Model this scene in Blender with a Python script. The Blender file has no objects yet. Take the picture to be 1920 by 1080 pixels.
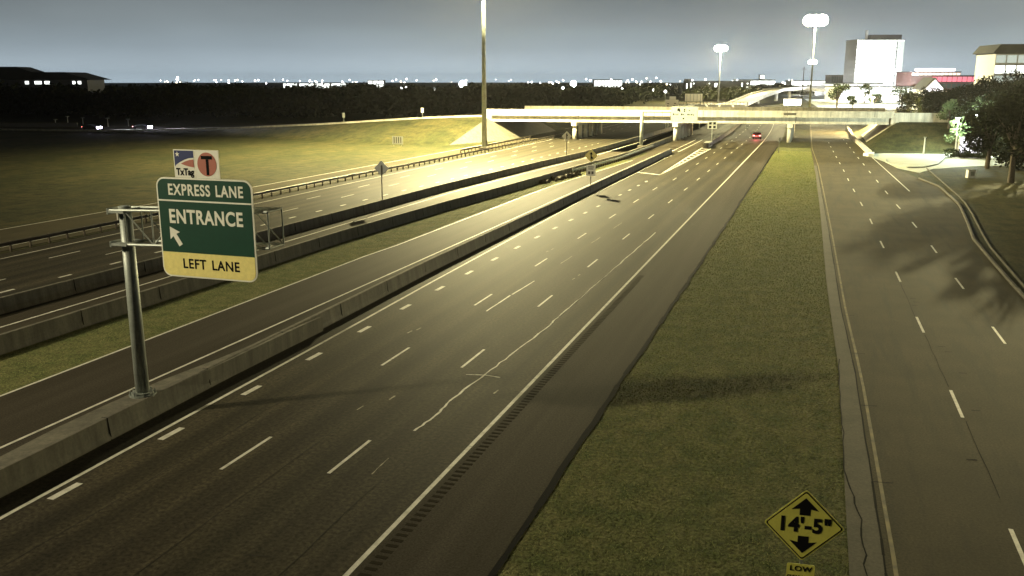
import bpy, math, random
import numpy as np
from mathutils import Vector, Matrix
R = math.radians
sc = bpy.context.scene
C = sc.collection
random.seed(7)

# ------------------------------------------------------------------ camera, sky, exposure
# world frame: +Y runs along the highway (away from the camera), +X to its right, metres
A = R(18.6)
HC = 13.0
cam_d = bpy.data.cameras.new('camera'); cam = bpy.data.objects.new('camera', cam_d); C.objects.link(cam)
cam.location = (0, 0, HC); cam.rotation_euler = (R(90 - 13.0046), 0, A)
cam_d.lens = 36 * 1680 / 1920; cam_d.sensor_width = 36; cam_d.clip_start = 0.1; cam_d.clip_end = 12000
sc.camera = cam
sc.render.resolution_x = 1024; sc.render.resolution_y = 576
sc.view_settings.view_transform = 'Standard'; sc.view_settings.look = 'None'
sc.view_settings.exposure = 0; sc.view_settings.gamma = 1

w = bpy.data.worlds.new('World'); sc.world = w; w.use_nodes = True
nt = w.node_tree; nt.nodes.clear()
out = nt.nodes.new('ShaderNodeOutputWorld'); bg = nt.nodes.new('ShaderNodeBackground')
tc = nt.nodes.new('ShaderNodeTexCoord'); sep = nt.nodes.new('ShaderNodeSeparateXYZ')
ramp = nt.nodes.new('ShaderNodeValToRGB'); noi = nt.nodes.new('ShaderNodeTexNoise')
mapp = nt.nodes.new('ShaderNodeMapping'); mul = nt.nodes.new('ShaderNodeMixRGB'); mul.blend_type = 'MULTIPLY'
nt.links.new(tc.outputs['Generated'], sep.inputs[0]); nt.links.new(sep.outputs['Z'], ramp.inputs['Fac'])
cr = ramp.color_ramp
cr.elements[0].position = 0.0; cr.elements[0].color = (0.56, 0.70, 0.80, 1)
cr.elements[1].position = 0.6; cr.elements[1].color = (0.010, 0.013, 0.018, 1)
for p, c in ((0.015, (0.46, 0.56, 0.63, 1)), (0.035, (0.33, 0.40, 0.445, 1)), (0.06, (0.245, 0.29, 0.31, 1)), (0.095, (0.165, 0.19, 0.197, 1)), (0.2, (0.03, 0.035, 0.04, 1))):
    e = cr.elements.new(p); e.color = c
nt.links.new(tc.outputs['Generated'], mapp.inputs[0]); mapp.inputs['Scale'].default_value = (1.5, 1.5, 5)
noi.inputs['Scale'].default_value = 2.2; noi.inputs['Detail'].default_value = 3
nt.links.new(mapp.outputs[0], noi.inputs['Vector'])
cl = nt.nodes.new('ShaderNodeMapRange'); cl.inputs['From Min'].default_value = 0.3; cl.inputs['From Max'].default_value = 0.7
cl.inputs['To Min'].default_value = 0.86; cl.inputs['To Max'].default_value = 1.10
nt.links.new(noi.outputs['Fac'], cl.inputs['Value'])
mul.inputs['Fac'].default_value = 1
nt.links.new(ramp.outputs[0], mul.inputs['Color1']); nt.links.new(cl.outputs[0], mul.inputs['Color2'])
# the glow of the city lies ahead (+Y); the sky behind is darker
az = nt.nodes.new('ShaderNodeMapRange'); az.inputs['From Min'].default_value = -.5; az.inputs['From Max'].default_value = .8
az.inputs['To Min'].default_value = .05; az.inputs['To Max'].default_value = 1.0
nt.links.new(sep.outputs['Y'], az.inputs['Value'])
mul2 = nt.nodes.new('ShaderNodeMixRGB'); mul2.blend_type = 'MULTIPLY'; mul2.inputs['Fac'].default_value = 1
nt.links.new(mul.outputs[0], mul2.inputs['Color1']); nt.links.new(az.outputs[0], mul2.inputs['Color2'])
nt.links.new(mul2.outputs[0], bg.inputs['Color']); bg.inputs['Strength'].default_value = 1.0
nt.links.new(bg.outputs[0], out.inputs[0])

SODIUM = (1.0, 0.87, 0.43); COOL = (0.82, 1.0, 0.86)

# ------------------------------------------------------------------ helpers
def tag(o, label=None, cat=None, group=None, kind=None):
    if label: o['label'] = label
    if cat: o['category'] = cat
    if group: o['group'] = group
    if kind: o['kind'] = kind
    return o

def empty(name, loc, rz=0, label=None, cat=None, group=None):
    o = bpy.data.objects.new(name, None); C.objects.link(o)
    o.location = loc; o.rotation_euler = (0, 0, rz); o.empty_display_size = 0.3
    return tag(o, label, cat, group)

def copy_tree(o, parent=None):
    c = o.copy(); C.objects.link(c)
    if parent: c.parent = parent
    for ch in list(o.children): copy_tree(ch, c)
    return c

class MB:
    def __init__(s): s.v = []; s.f = []; s.m = []
    def face(s, pts, m=0):
        i = len(s.v); s.v += [tuple(p) for p in pts]; s.f.append(list(range(i, i + len(pts)))); s.m.append(m)
    def box(s, c, d, rz=0, m=0, rx=0, ry=0):
        i = len(s.v); M = Matrix.Rotation(rz, 3, 'Z') @ Matrix.Rotation(ry, 3, 'Y') @ Matrix.Rotation(rx, 3, 'X')
        for x in (-.5, .5):
            for y in (-.5, .5):
                for z in (-.5, .5):
                    p = M @ Vector((x * d[0], y * d[1], z * d[2])); s.v.append((c[0] + p.x, c[1] + p.y, c[2] + p.z))
        for q in ((0, 1, 3, 2), (4, 6, 7, 5), (0, 4, 5, 1), (2, 3, 7, 6), (0, 2, 6, 4), (1, 5, 7, 3)):
            s.f.append([i + k for k in q]); s.m.append(m)
        return s
    def tube(s, pts, rad, n=8, m=0, cap=True):
        pts = [Vector(p) for p in pts]
        if not hasattr(rad, '__len__'): rad = [rad] * len(pts)
        rings = []
        for k, p in enumerate(pts):
            d = (pts[min(k + 1, len(pts) - 1)] - pts[max(k - 1, 0)]).normalized()
            a = Vector((0, 0, 1)) if abs(d.z) < .9 else Vector((1, 0, 0))
            u = d.cross(a).normalized(); v = d.cross(u)
            i = len(s.v)
            for j in range(n):
                t = 2 * math.pi * j / n
                q = p + (u * math.cos(t) + v * math.sin(t)) * rad[k]; s.v.append(tuple(q))
            rings.append(i)
        for a, b in zip(rings, rings[1:]):
            for j in range(n):
                s.f.append([a + j, a + (j + 1) % n, b + (j + 1) % n, b + j]); s.m.append(m)
        if cap:
            s.f.append([rings[0] + j for j in range(n)][::-1]); s.m.append(m)
            s.f.append([rings[-1] + j for j in range(n)]); s.m.append(m)
        return s
    def extrude(s, prof, path, m=0, cap=True):
        # prof: list of (lateral, z); path: list of (x, y, z, lateral direction vector)
        rings = []
        for (x, y, z, lx, ly) in path:
            i = len(s.v)
            for (a, b) in prof: s.v.append((x + lx * a, y + ly * a, z + b))
            rings.append(i)
        n = len(prof)
        for a, b in zip(rings, rings[1:]):
            for j in range(n):
                s.f.append([a + j, a + (j + 1) % n, b + (j + 1) % n, b + j]); s.m.append(m)
        if cap:
            s.f.append([rings[0] + j for j in range(n)][::-1]); s.m.append(m)
            s.f.append([rings[-1] + j for j in range(n)]); s.m.append(m)
        return s
    def prism(s, poly, axis, d0, d1, m=0):
        # poly in (a,b); axis 'y': points (a, d, b); axis 'z': points (a, b, d); axis 'x': (d, a, b)
        f = {'y': lambda a, b, d: (a, d, b), 'z': lambda a, b, d: (a, b, d), 'x': lambda a, b, d: (d, a, b)}[axis]
        i = len(s.v); n = len(poly)
        s.v += [f(a, b, d0) for a, b in poly] + [f(a, b, d1) for a, b in poly]
        s.f.append([i + j for j in range(n)]); s.m.append(m)
        s.f.append([i + n + j for j in range(n)][::-1]); s.m.append(m)
        for j in range(n):
            s.f.append([i + j, i + n + j, i + n + (j + 1) % n, i + (j + 1) % n]); s.m.append(m)
        return s
    def build(s, name, mat, parent=None, smooth=False):
        me = bpy.data.meshes.new(name); me.from_pydata(s.v, [], s.f)
        mats = mat if isinstance(mat, (list, tuple)) else [mat]
        for q in mats: me.materials.append(q)
        if len(mats) > 1: me.polygons.foreach_set('material_index', s.m)
        if smooth: me.polygons.foreach_set('use_smooth', [True] * len(s.f))
        import bmesh
        bm = bmesh.new(); bm.from_mesh(me); bmesh.ops.recalc_face_normals(bm, faces=bm.faces); bm.to_mesh(me); bm.free()
        me.update()
        o = bpy.data.objects.new(name, me); C.objects.link(o)
        if parent: o.parent = parent
        return o

def interp(tab):
    xs = [a for a, b in tab]; ys = [b for a, b in tab]
    return lambda s: float(np.interp(s, xs, ys))

def bend(s): # the highway drifts gently left beyond the bridge
    if s < 190: return 0.0
    t = min(s, 560) - 190
    b = -0.00018 * t * t
    if s > 560: b += -2 * 0.00018 * 370 * (s - 560) * .6
    return b

def srange(a, b, st):
    n = max(1, int(math.ceil((b - a) / st))); return [a + (b - a) * i / n for i in range(n + 1)]

def ribbon(mb, s0, s1, nl, nr, z, st=6, bent=True, m=0):
    fl = nl if callable(nl) else (lambda s: nl); fr = nr if callable(nr) else (lambda s: nr)
    fz = z if callable(z) else (lambda s: z)
    ss = srange(s0, s1, st)
    for a, b in zip(ss, ss[1:]):
        ba, bb = (bend(a), bend(b)) if bent else (0, 0)
        mb.face([(fl(a) + ba, a, fz(a)), (fr(a) + ba, a, fz(a)), (fr(b) + bb, b, fz(b)), (fl(b) + bb, b, fz(b))], m)

# ------------------------------------------------------------------ materials
def mat(name, col=(.5, .5, .5), rough=.6, metal=0, spec=.5, emit=None, es=0, var=None, bump=None, streak=None, fine=None, third=None, lanes=None):
    """var=(colour2, scale, lo, hi[, mapping scale]) large patches; fine=(amount, scale) speckle; bump=(strength, scale)"""
    m = bpy.data.materials.new(name); m.use_nodes = True; t = m.node_tree; b = t.nodes['Principled BSDF']
    b.inputs['Roughness'].default_value = rough; b.inputs['Metallic'].default_value = metal
    b.inputs['Specular IOR Level'].default_value = spec
    b.inputs['Base Color'].default_value = (*col, 1)
    if emit: b.inputs['Emission Color'].default_value = (*emit, 1); b.inputs['Emission Strength'].default_value = es
    tcn = t.nodes.new('ShaderNodeTexCoord'); cur = None
    def noise(scale, sv=(1, 1, 1), det=4, rgh=.6):
        mp = t.nodes.new('ShaderNodeMapping'); mp.inputs['Scale'].default_value = sv; t.links.new(tcn.outputs['Object'], mp.inputs[0])
        n = t.nodes.new('ShaderNodeTexNoise'); n.inputs['Scale'].default_value = scale; n.inputs['Detail'].default_value = det
        n.inputs['Roughness'].default_value = rgh
        t.links.new(mp.outputs[0], n.inputs['Vector']); return n.outputs['Fac']
    def rng(s, lo, hi, a, b_):
        r = t.nodes.new('ShaderNodeMapRange'); r.inputs['From Min'].default_value = lo; r.inputs['From Max'].default_value = hi
        r.inputs['To Min'].default_value = a; r.inputs['To Max'].default_value = b_; t.links.new(s, r.inputs['Value']); return r.outputs[0]
    def base(c):
        n = t.nodes.new('ShaderNodeRGB'); n.outputs[0].default_value = (*c, 1); return n.outputs[0]
    cur = base(col)
    for vv in (var, third):
        if vv:
            c2, scl, lo, hi = vv[:4]; sv = vv[4] if len(vv) > 4 else (1, 1, 1)
            mx = t.nodes.new('ShaderNodeMixRGB'); t.links.new(rng(noise(scl, sv), lo, hi, 0, 1), mx.inputs['Fac'])
            t.links.new(cur, mx.inputs['Color1']); mx.inputs['Color2'].default_value = (*c2, 1); cur = mx.outputs[0]
    for ff in (fine, streak):
        if ff:
            amt, scl = ff[:2]; sv = ff[2] if len(ff) > 2 else (1, 1, 1)
            mx = t.nodes.new('ShaderNodeMixRGB'); mx.blend_type = 'MULTIPLY'; mx.inputs['Fac'].default_value = 1
            t.links.new(cur, mx.inputs['Color1']); t.links.new(rng(noise(scl, sv, 3, .7), .3, .7, 1 - amt, 1 + amt), mx.inputs['Color2']); cur = mx.outputs[0]
    if lanes:
        sx = t.nodes.new('ShaderNodeSeparateXYZ'); t.links.new(tcn.outputs['Object'], sx.inputs[0])
        ad = t.nodes.new('ShaderNodeMath'); ad.operation = 'ADD'; ad.inputs[1].default_value = lanes[1]; t.links.new(sx.outputs['X'], ad.inputs[0])
        ml = t.nodes.new('ShaderNodeMath'); ml.operation = 'MULTIPLY'; ml.inputs[1].default_value = 2 * math.pi / lanes[0]; t.links.new(ad.outputs[0], ml.inputs[0])
        sn = t.nodes.new('ShaderNodeMath'); sn.operation = 'SINE'; t.links.new(ml.outputs[0], sn.inputs[0])
        mx = t.nodes.new('ShaderNodeMixRGB'); mx.blend_type = 'MULTIPLY'; mx.inputs['Fac'].default_value = 1
        t.links.new(cur, mx.inputs['Color1']); t.links.new(rng(sn.outputs[0], -1, 1, 1 - lanes[2], 1 + lanes[2]), mx.inputs['Color2']); cur = mx.outputs[0]
    t.links.new(cur, b.inputs['Base Color'])
    if bump:
        bp = t.nodes.new('ShaderNodeBump'); bp.inputs['Strength'].default_value = bump[0]; bp.inputs['Distance'].default_value = bump[2] if len(bump) > 2 else .02
        t.links.new(noise(bump[1]), bp.inputs['Height']); t.links.new(bp.outputs[0], b.inputs['Normal'])
    return m

M = {}
M['asphalt'] = mat('asphalt', (.027, .0235, .0132), .66, spec=.13, lanes=(1.85, .5, .17), var=((.045, .037, .022), .8, .35, .65, (1, .02, 1)), third=((.030, .026, .018), .09, .45, .7), fine=(.7, 7), streak=(.35, 1.1, (1, .015, 1)), bump=(.5, 30, .01))
M['asphalt_dark'] = mat('asphalt_dark', (.026, .0215, .0125), .72, spec=.10, var=((.05, .042, .03), .5, .35, .65, (1, .03, 1)), fine=(.5, 14), bump=(.5, 30, .01))
M['old_road'] = mat('old_road', (.055, .047, .027), .8, spec=.12, var=((.076, .064, .036), .25, .35, .65), third=((.04, .037, .024), 1.2, .5, .75, (1, .1, 1)), fine=(.35, 12), bump=(.4, 22, .01))
M['paint'] = mat('paint', (.62, .60, .52), .6, var=((.36, .34, .28), 2.5, .45, .75), fine=(.2, 20))
M['worn_paint'] = mat('worn_paint', (.34, .31, .22), .6, var=((.15, .13, .095), 3, .4, .65), fine=(.3, 16))
M['yellow_paint'] = mat('yellow_paint', (.20, .155, .05), .7, var=((.09, .075, .035), 1.5, .35, .65))
M['concrete'] = mat('concrete', (.125, .112, .082), .8, var=((.105, .095, .07), .7, .35, .7), fine=(.15, 9), streak=(.35, 1.6, (1, 1, .12)), bump=(.2, 15, .01))
M['bridge_concrete'] = mat('bridge_concrete', (.58, .55, .46), .8, var=((.42, .39, .32), .35, .42, .7), fine=(.12, 6), streak=(.28, 1.3, (1, 1, .08)))
M['grass'] = mat('grass_ground', (.034, .037, .012), .9, spec=.2, var=((.064, .056, .020), .12, .35, .65, (1, .6, 1)), third=((.017, .022, .007), .5, .45, .7), fine=(.5, 5), streak=(.25, 1.4, (1, .08, 1)), bump=(.8, 7, .08))
M['grass_med'] = mat('grass_median', (.115, .122, .044), .9, spec=.1, var=((.150, .142, .058), .10, .34, .60, (1, .35, 1)), third=((.075, .092, .030), .9, .40, .65), fine=(.6, 8), bump=(1, 11, .08))
M['blade'] = mat('grass_blade', (.26, .28, .105), .8, spec=.1, var=((.33, .31, .13), .10, .34, .58, (1, .35, 1)), third=((.20, .235, .08), .8, .40, .65))
M['dirt'] = mat('dirt', (.10, .08, .05), .9, var=((.06, .05, .03), 2, .4, .6), fine=(.4, 8))
M['galv'] = mat('galvanised', (.34, .36, .33), .5, metal=.35, var=((.22, .24, .21), 1.2, .35, .7), fine=(.12, 12))
M['dark_steel'] = mat('dark_steel', (.10, .09, .07), .6, metal=.3, fine=(.2, 6))
M['rail_steel'] = mat('rail_steel', (.045, .035, .025), .55, metal=.4, var=((.03, .024, .018), 1, .4, .6))
M['black'] = mat('black', (.010, .010, .010), .8, spec=.05)
M['sign_green'] = mat('sign_green', (.002, .046, .026), .45, fine=(.10, 3))
M['sign_white'] = mat('sign_white', (.82, .80, .70), .45, fine=(.05, 4))
M['sign_yellow'] = mat('sign_yellow', (.84, .72, .26), .45, fine=(.08, 5))
M['warn_yellow'] = mat('warn_yellow', (.85, .80, .16), .45, fine=(.08, 5))
M['sign_blue'] = mat('sign_blue', (.02, .03, .12), .5)
M['sign_red'] = mat('sign_red', (.42, .14, .10), .5)
M['sign_back'] = mat('sign_back', (.42, .43, .40), .5, metal=.3, fine=(.1, 5))
M['lamp'] = mat('lamp_glow', (1, 1, 1), emit=(1.0, .93, .62), es=150)
M['lamp_cool'] = mat('lamp_cool', (1, 1, 1), emit=(.86, .95, 1.0), es=40)
M['lamp_far'] = mat('lamp_far', (1, 1, 1), emit=(.95, .97, 1.0), es=14)
M['lamp_far_warm'] = mat('lamp_far_warm', (1, 1, 1), emit=(1, .85, .6), es=9)
M['head'] = mat('headlamp', (1, 1, 1), emit=(.72, .66, 1.0), es=160)
M['tail'] = mat('tail_lamp', (.8, .02, .02), emit=(1, .22, .18), es=10)
M['leaf'] = mat('leaf', (.019, .029, .010), .8, spec=.05, var=((.030, .040, .014), .35, .4, .6), fine=(.4, 2))
M['leaf_dark'] = mat('leaf_dark', (.012, .016, .007), .9, spec=.03, var=((.022, .024, .011), .05, .4, .6), fine=(.5, .8))
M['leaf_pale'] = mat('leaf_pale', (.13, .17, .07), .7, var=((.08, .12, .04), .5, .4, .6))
M['bark'] = mat('bark', (.10, .08, .055), .9, fine=(.4, 6))
M['wall_white'] = mat('wall_white', (.75, .75, .72), .8, fine=(.05, 1))
M['wall_grey'] = mat('wall_grey', (.16, .16, .17), .8, fine=(.1, 1))
M['wall_brick'] = mat('wall_brick', (.10, .045, .04), .85, fine=(.25, 1.2))
M['roof'] = mat('roof', (.04, .042, .045), .8, fine=(.2, .5))
M['glass'] = mat('glass', (.06, .08, .08), .15, spec=.8)
M['lit_glass_and_wall'] = mat('lit_glass_and_wall', (.8, .8, .8), .4, emit=(.95, 1.0, .93), es=3.2, fine=(.3, .25))  # glow for lit windows, and for fronts that lamps would light
M['lit_dim'] = mat('lit_dim', (.5, .5, .5), .4, emit=(.80, .95, .86), es=.55, fine=(.3, .25))
M['lit_warm'] = mat('lit_warm', (.5, .5, .5), .4, emit=(1, .72, .55), es=1.2)
M['lit_red'] = mat('lit_red', (.5, .1, .15), .4, emit=(1, .25, .35), es=.9)
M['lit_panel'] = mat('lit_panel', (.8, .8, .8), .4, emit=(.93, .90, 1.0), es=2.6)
M['car_dark'] = mat('car_dark', (.03, .03, .035), .3, spec=.7)
M['car_red'] = mat('car_maroon', (.03, .012, .012), .3, spec=.7)
M['rubber'] = mat('rubber', (.02, .02, .02), .8)
M['drive'] = mat('drive_concrete', (.42, .44, .38), .8, fine=(.1, 4), var=((.34, .36, .30), .3, .4, .7))

# ------------------------------------------------------------------ lights that stand in the place
def point(name, loc, power, col, parent=None, rad=.8):
    l = bpy.data.lights.new(name, 'POINT'); l.energy = power; l.color = col; l.shadow_soft_size = rad
    o = bpy.data.objects.new(name, l); C.objects.link(o); o.location = loc
    if parent: o.parent = parent
    return o
def spot(name, loc, target, power, col, ang, blend=.8, parent=None, rad=.5):
    l = bpy.data.lights.new(name, 'SPOT'); l.energy = power; l.color = col; l.shadow_soft_size = rad
    l.spot_size = R(ang); l.spot_blend = blend
    o = bpy.data.objects.new(name, l); C.objects.link(o)
    d = Vector(target) - Vector(loc)
    if parent:
        o.parent = parent
        loc = Vector(loc) - Vector(parent.location)
    o.location = loc; o.rotation_euler = d.to_track_quat('-Z', 'Y').to_euler()
    return o

# ------------------------------------------------------------------ terrain
zc = interp([(-400, 0), (-270, 0), (-185, .1), (-165, .5), (-140, 1.3), (-115, 2.6), (-90, 4.3), (-76, 4.9), (14, 4.9), (40, 5.0), (70, 4.6), (120, 4), (300, 3)])
def face_s(n): return 206.2 + .13 * max(n, -76) + (.13 * (n + 76) * .6 if n < -76 else 0) if n < 40 else 211.4
A3 = np.array([-72.0, 196.4, 4.7]); B3 = np.array([-65.6, 193.8, 0]); C3 = np.array([-72.3, 174, 0])
nrm = np.cross(B3 - A3, C3 - A3)
def planeABC(n, s): return A3[2] - (nrm[0] * (n - A3[0]) + nrm[1] * (s - A3[1])) / nrm[2]
def ground_z(n, s):
    if -65.6 <= n <= 9.5 or s < 100: return 0.0
    fs = face_s(n); z0 = zc(n)
    if n < 0: z = z0 - max(0, fs - s) / 5.2
    else: z = z0 - max(0, fs + 1 - s) / 4.2
    z = min(z, z0 - max(0, s - fs - 29) / (3.2 if n < 0 else 6.))
    if n < 0:
        z = min(z, (-65.6 - n) * .74)
        if s < 200: z = min(z, planeABC(n, s))
    else:
        z = min(z, (n - 9.5) * .75)
        if s < 190: z = min(z, 0)
    return max(0.0, z)
def axis(segs):
    v = []
    for a, b, st in segs: v += list(np.arange(a, b, st))
    v.append(segs[-1][1]); return v
xs = axis([(-5000, -400, 460), (-400, -240, 20), (-240, -80, 4), (-80, -64, 1), (-64, 8, 6), (8, 24, 1), (24, 120, 6), (120, 400, 28), (400, 5000, 460)])
ys = axis([(-60, 100, 10), (100, 160, 6), (160, 250, 1.5), (250, 400, 15), (400, 8000, 380)])
v = []; f = []
GZ = -.05
for y in ys:
    for x in xs: v.append((x, y, GZ + ground_z(x, y)))
nx = len(xs)
for j in range(len(ys) - 1):
    for i in range(nx - 1): f.append([j * nx + i, j * nx + i + 1, (j + 1) * nx + i + 1, (j + 1) * nx + i])
mb = MB(); mb.v = v; mb.f = f; mb.m = [0] * len(f)
tag(mb.build('ground', M['grass'], smooth=False), kind='structure')

# ------------------------------------------------------------------ roads
def slab(name, s0, s1, nl, nr, z, m, th=.12, bent=True, st=6):
    mb = MB(); fl = nl if callable(nl) else (lambda s: nl); fr = nr if callable(nr) else (lambda s: nr)
    ss = srange(s0, s1, st)
    ribbon(mb, s0, s1, nl, nr, z, st, bent)
    for a, b in zip(ss, ss[1:]):
        ba, bb = (bend(a), bend(b)) if bent else (0, 0)
        for fn in (fl, fr):
            mb.face([(fn(a) + ba, a, z), (fn(b) + bb, b, z), (fn(b) + bb, b, z - th), (fn(a) + ba, a, z - th)])
    return tag(mb.build(name, m), kind='structure')

barr1 = interp([(-40, -24.1), (20, -24.15), (36, -24.6), (56, -25.1), (120, -25.45), (170, -25.5)])   # axis of the near barrier
barr2 = interp([(-40, -37.5), (32, -37.2), (65, -36.9), (85, -35.9), (102, -34.65), (130, -33.0), (143, -31.95), (157, -31.3), (215, -31.0)])
barr3 = interp([(-40, -43.9), (38, -43.7), (75, -42.7), (101, -42.3), (135, -40.3), (156, -38.8), (200, -38.0), (330, -38)])
slab('main_highway', -40, 1500, -25.6, -7.55, 0.0, M['asphalt'])
grassL = interp([(-40, -32), (60, -32), (100, -31.9), (112, -31.7), (131, -30.6), (150, -29.4), (400, -29.4)])
slab('slip_road', -40, 168, lambda s: grassL(s), -25.6, 0.0, M['asphalt_dark'])
slab('managed_lane_road', 168, 1500, -38, -25.6, 0.0, M['asphalt_dark'])
slab('express_lane_road', -40, 330, lambda s: barr3(s) - .1, lambda s: barr2(s) + .1, 0.0, M['asphalt_dark'])
slab('opposite_highway', -40, 1500, lambda s: -59.0, lambda s: barr3(s), 0.0, M['asphalt'])
rampL = interp([(-40, -70), (61, -69.3), (75, -68.7), (96, -67.2), (126, -66.8), (165, -66.6), (400, -66.6)])
slab('exit_ramp_road', -40, 420, lambda s: rampL(s), -59.9, 0.0, M['old_road'])
frL = interp([(-40, 1.8), (26, 1.7), (42, 1.75), (61, 1.3), (81, 1.05), (97, .85), (133, .25), (186, -1.0), (260, -2.2), (500, -4)])
frR = interp([(-40, 12.8), (64, 12.8), (76, 12.95), (83, 13.1), (92, 13.9), (106, 15.0), (124, 15.1), (134, 13.6), (146, 12), (190, 9.2), (500, 7)])
slab('frontage_road', -40, 520, lambda s: frL(s), lambda s: frR(s), 0.0, M['old_road'], bent=False, st=3)

mk = MB(); Z1 = .006
def line(s0, s1, n, wd=.13, m=0, bent=True, z=Z1, st=5):
    fn = n if callable(n) else (lambda s: n)
    ribbon(mk, s0, s1, lambda s: fn(s) - wd / 2, lambda s: fn(s) + wd / 2, z, st, bent, m)
line(-40, 900, lambda s: -11.2, .16)
for k in range(-4, 60):
    s = 24.8 + 12.19 * k; line(s, s + 3.05, -14.93, .13)
    s = 23.9 + 12.19 * k
    if s < 110: line(s, s + 3.05, -18.6, .13)
    else: line(s, s + 3.05, -18.0, .13)
dot = interp([(0, -22.4), (60, -22.3), (72, -22.1), (97, -21.5), (130, -20.9)])
s = 15.1
while s < 122: line(s, s + 1.25, dot, .26); s += 5.15
near = interp([(-40, -22.2), (18, -22.77), (40, -23.2), (53, -23.55), (78, -24.05), (98, -24.5), (131, -24.55)])
line(-40, 131, near, .16)
line(131, 163, lambda s: -24.6, .14)
# striped gore leading to the barrier nose
line(171, 209, lambda s: -24.6, .16); line(163, 209, lambda s: -26.0 - .002 * (s - 163), .16)
ga = interp([(127.7, -20.83), (186.9, -21.7)]); gb = interp([(127.7, -20.83), (181.3, -19.7)])
line(127.7, 184, ga, .22); line(127.7, 181.5, gb, .22)
for k in range(9):
    s = 146 + k * 4.2
    mk.face([(ga(s) + .1, s + 1.2, Z1 + .004), (ga(s) + .1, s + 1.9, Z1 + .004), (gb(s) - .1, s - .4, Z1 + .004), (gb(s) - .1, s - 1.1, Z1 + .004)])
mk.face([(-24.5, 130.0, Z1 + .004), (-24.5, 130.8, Z1 + .004), (-20.85, 128.3, Z1 + .004), (-20.85, 127.5, Z1 + .004)])
# slip road
line(-40, 168, lambda s: -27.35, .14); line(-40, 150, lambda s: min(-31.15, grassL(s) + .0) + (0.25 if s > 60 else 0) if s < 112 else grassL(s) + .25, .14)
# express lane between the barriers
line(-40, 75, lambda s: -41.2, .15); line(75, 330, lambda s: barr3(s) + 1.3 + max(0, (100 - s) / 60), .15)
# opposite carriageway
line(-40, 700, lambda s: -57.4 if s < 400 else -57.4, .15)
s = 37
while s < 190: line(s, s + 1.1, interp([(75, -48.1), (200, -44)]), .24); s += 4.75
for k in range(0, 40):
    s = 42 + 12.19 * k; line(s, s + 3.05, -51.2, .14); line(s - 2.5, s + .55, -54.2, .14)
# exit ramp
line(-40, 400, lambda s: rampL(s) + .35, .2)
line(-40, 400, lambda s: -61.4, .12)
# frontage road
frl = interp([(-40, 2.75), (25, 2.78), (42, 2.57), (54, 2.2), (81.7, 1.75), (97, 1.46), (123, .94), (150, .38), (189, -.9), (300, -2.4)])
line(-40, 300, lambda s: frl(s) + .09, .12, 1, False)
d1 = interp([(0, 6.4), (40, 6.25), (54, 6.05), (66, 5.9), (80, 5.6), (94, 5.38), (106, 5.0), (127, 4.44), (143, 4.1), (200, 2.6), (300, .8)])
d2 = interp([(0, 10), (50, 9.8), (66, 9.55), (80, 9.38), (94, 9.03), (104, 8.65), (117, 8.3), (129, 8.0), (200, 6.2), (300, 4)])
for k in range(-2, 14):
    s = 37.4 + 12.95 * k; line(s, s + 3.4, d1, .13, 0, False); s += 12.0; line(s, s + 3.4, d2, .13, 0, False)
line(118, 173, interp([(118, 11.07), (173, 9.24)]), .15, 0, False)
# worn remains of an old seam line and wandering crack sealant, drawn pale
def crack(pts, wd, m, jit=.06, bent=False, z=Z1 + .002, sub=6):
    P = []
    for (s0, n0), (s1, n1) in zip(pts, pts[1:]):
        for k in range(sub): t = k / sub; P.append((s0 + (s1 - s0) * t, n0 + (n1 - n0) * t + random.uniform(-jit, jit)))
    P.append(pts[-1])
    for (s0, n0), (s1, n1) in zip(P, P[1:]):
        w0 = wd * random.uniform(.7, 1.3) / 2
        dx, dy = n1 - n0, s1 - s0; L = math.hypot(dx, dy) or 1; px, py = -dy / L * w0, dx / L * w0
        mk.face([(n0 + px, s0 + py, z), (n0 - px, s0 - py, z), (n1 - px, s1 - py, z), (n1 + px, s1 + py, z)], m)
crack([(29.2, -13.75), (31, -13.6), (33, -13.72), (36.5, -13.55), (40, -13.35), (45.5, -13.1), (47, -13.15), (52, -13.1), (60, -13.05), (70, -12.95), (78, -12.9)], .085, 0, .045)
crack([(36.1, -14.35), (36.3, -13.5), (36.2, -12.75)], .08, 0, .02)
crack([(25.2, -13.5), (26.6, -13.55)], .035, 2, .02)
crack([(47.2, -17.45), (51.4, -17.4)], .10, 0, .01); crack([(51.6, -17.36), (55.8, -17.2)], .10, 0, .01)
for (a, b, n) in ((62, 65, -17.1), (71, 74, -17.0), (79, 82.5, -16.9)): crack([(a, n), (b, n + .05)], .05, 2, .02)
for (s, n) in ((41.5, -19.8), (42.2, -19.6), (30.5, -16.9), (32, -16.2), (34.1, -12.3), (57, -14.9), (58.3, -14.85), (66, -19.4), (67.1, -19.3)): crack([(s, n), (s + .5, n + .03)], .07, 2, .01, sub=2)
tag(mk.build('road_markings', [M['paint'], M['yellow_paint'], M['worn_paint']]), kind='structure')

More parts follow.
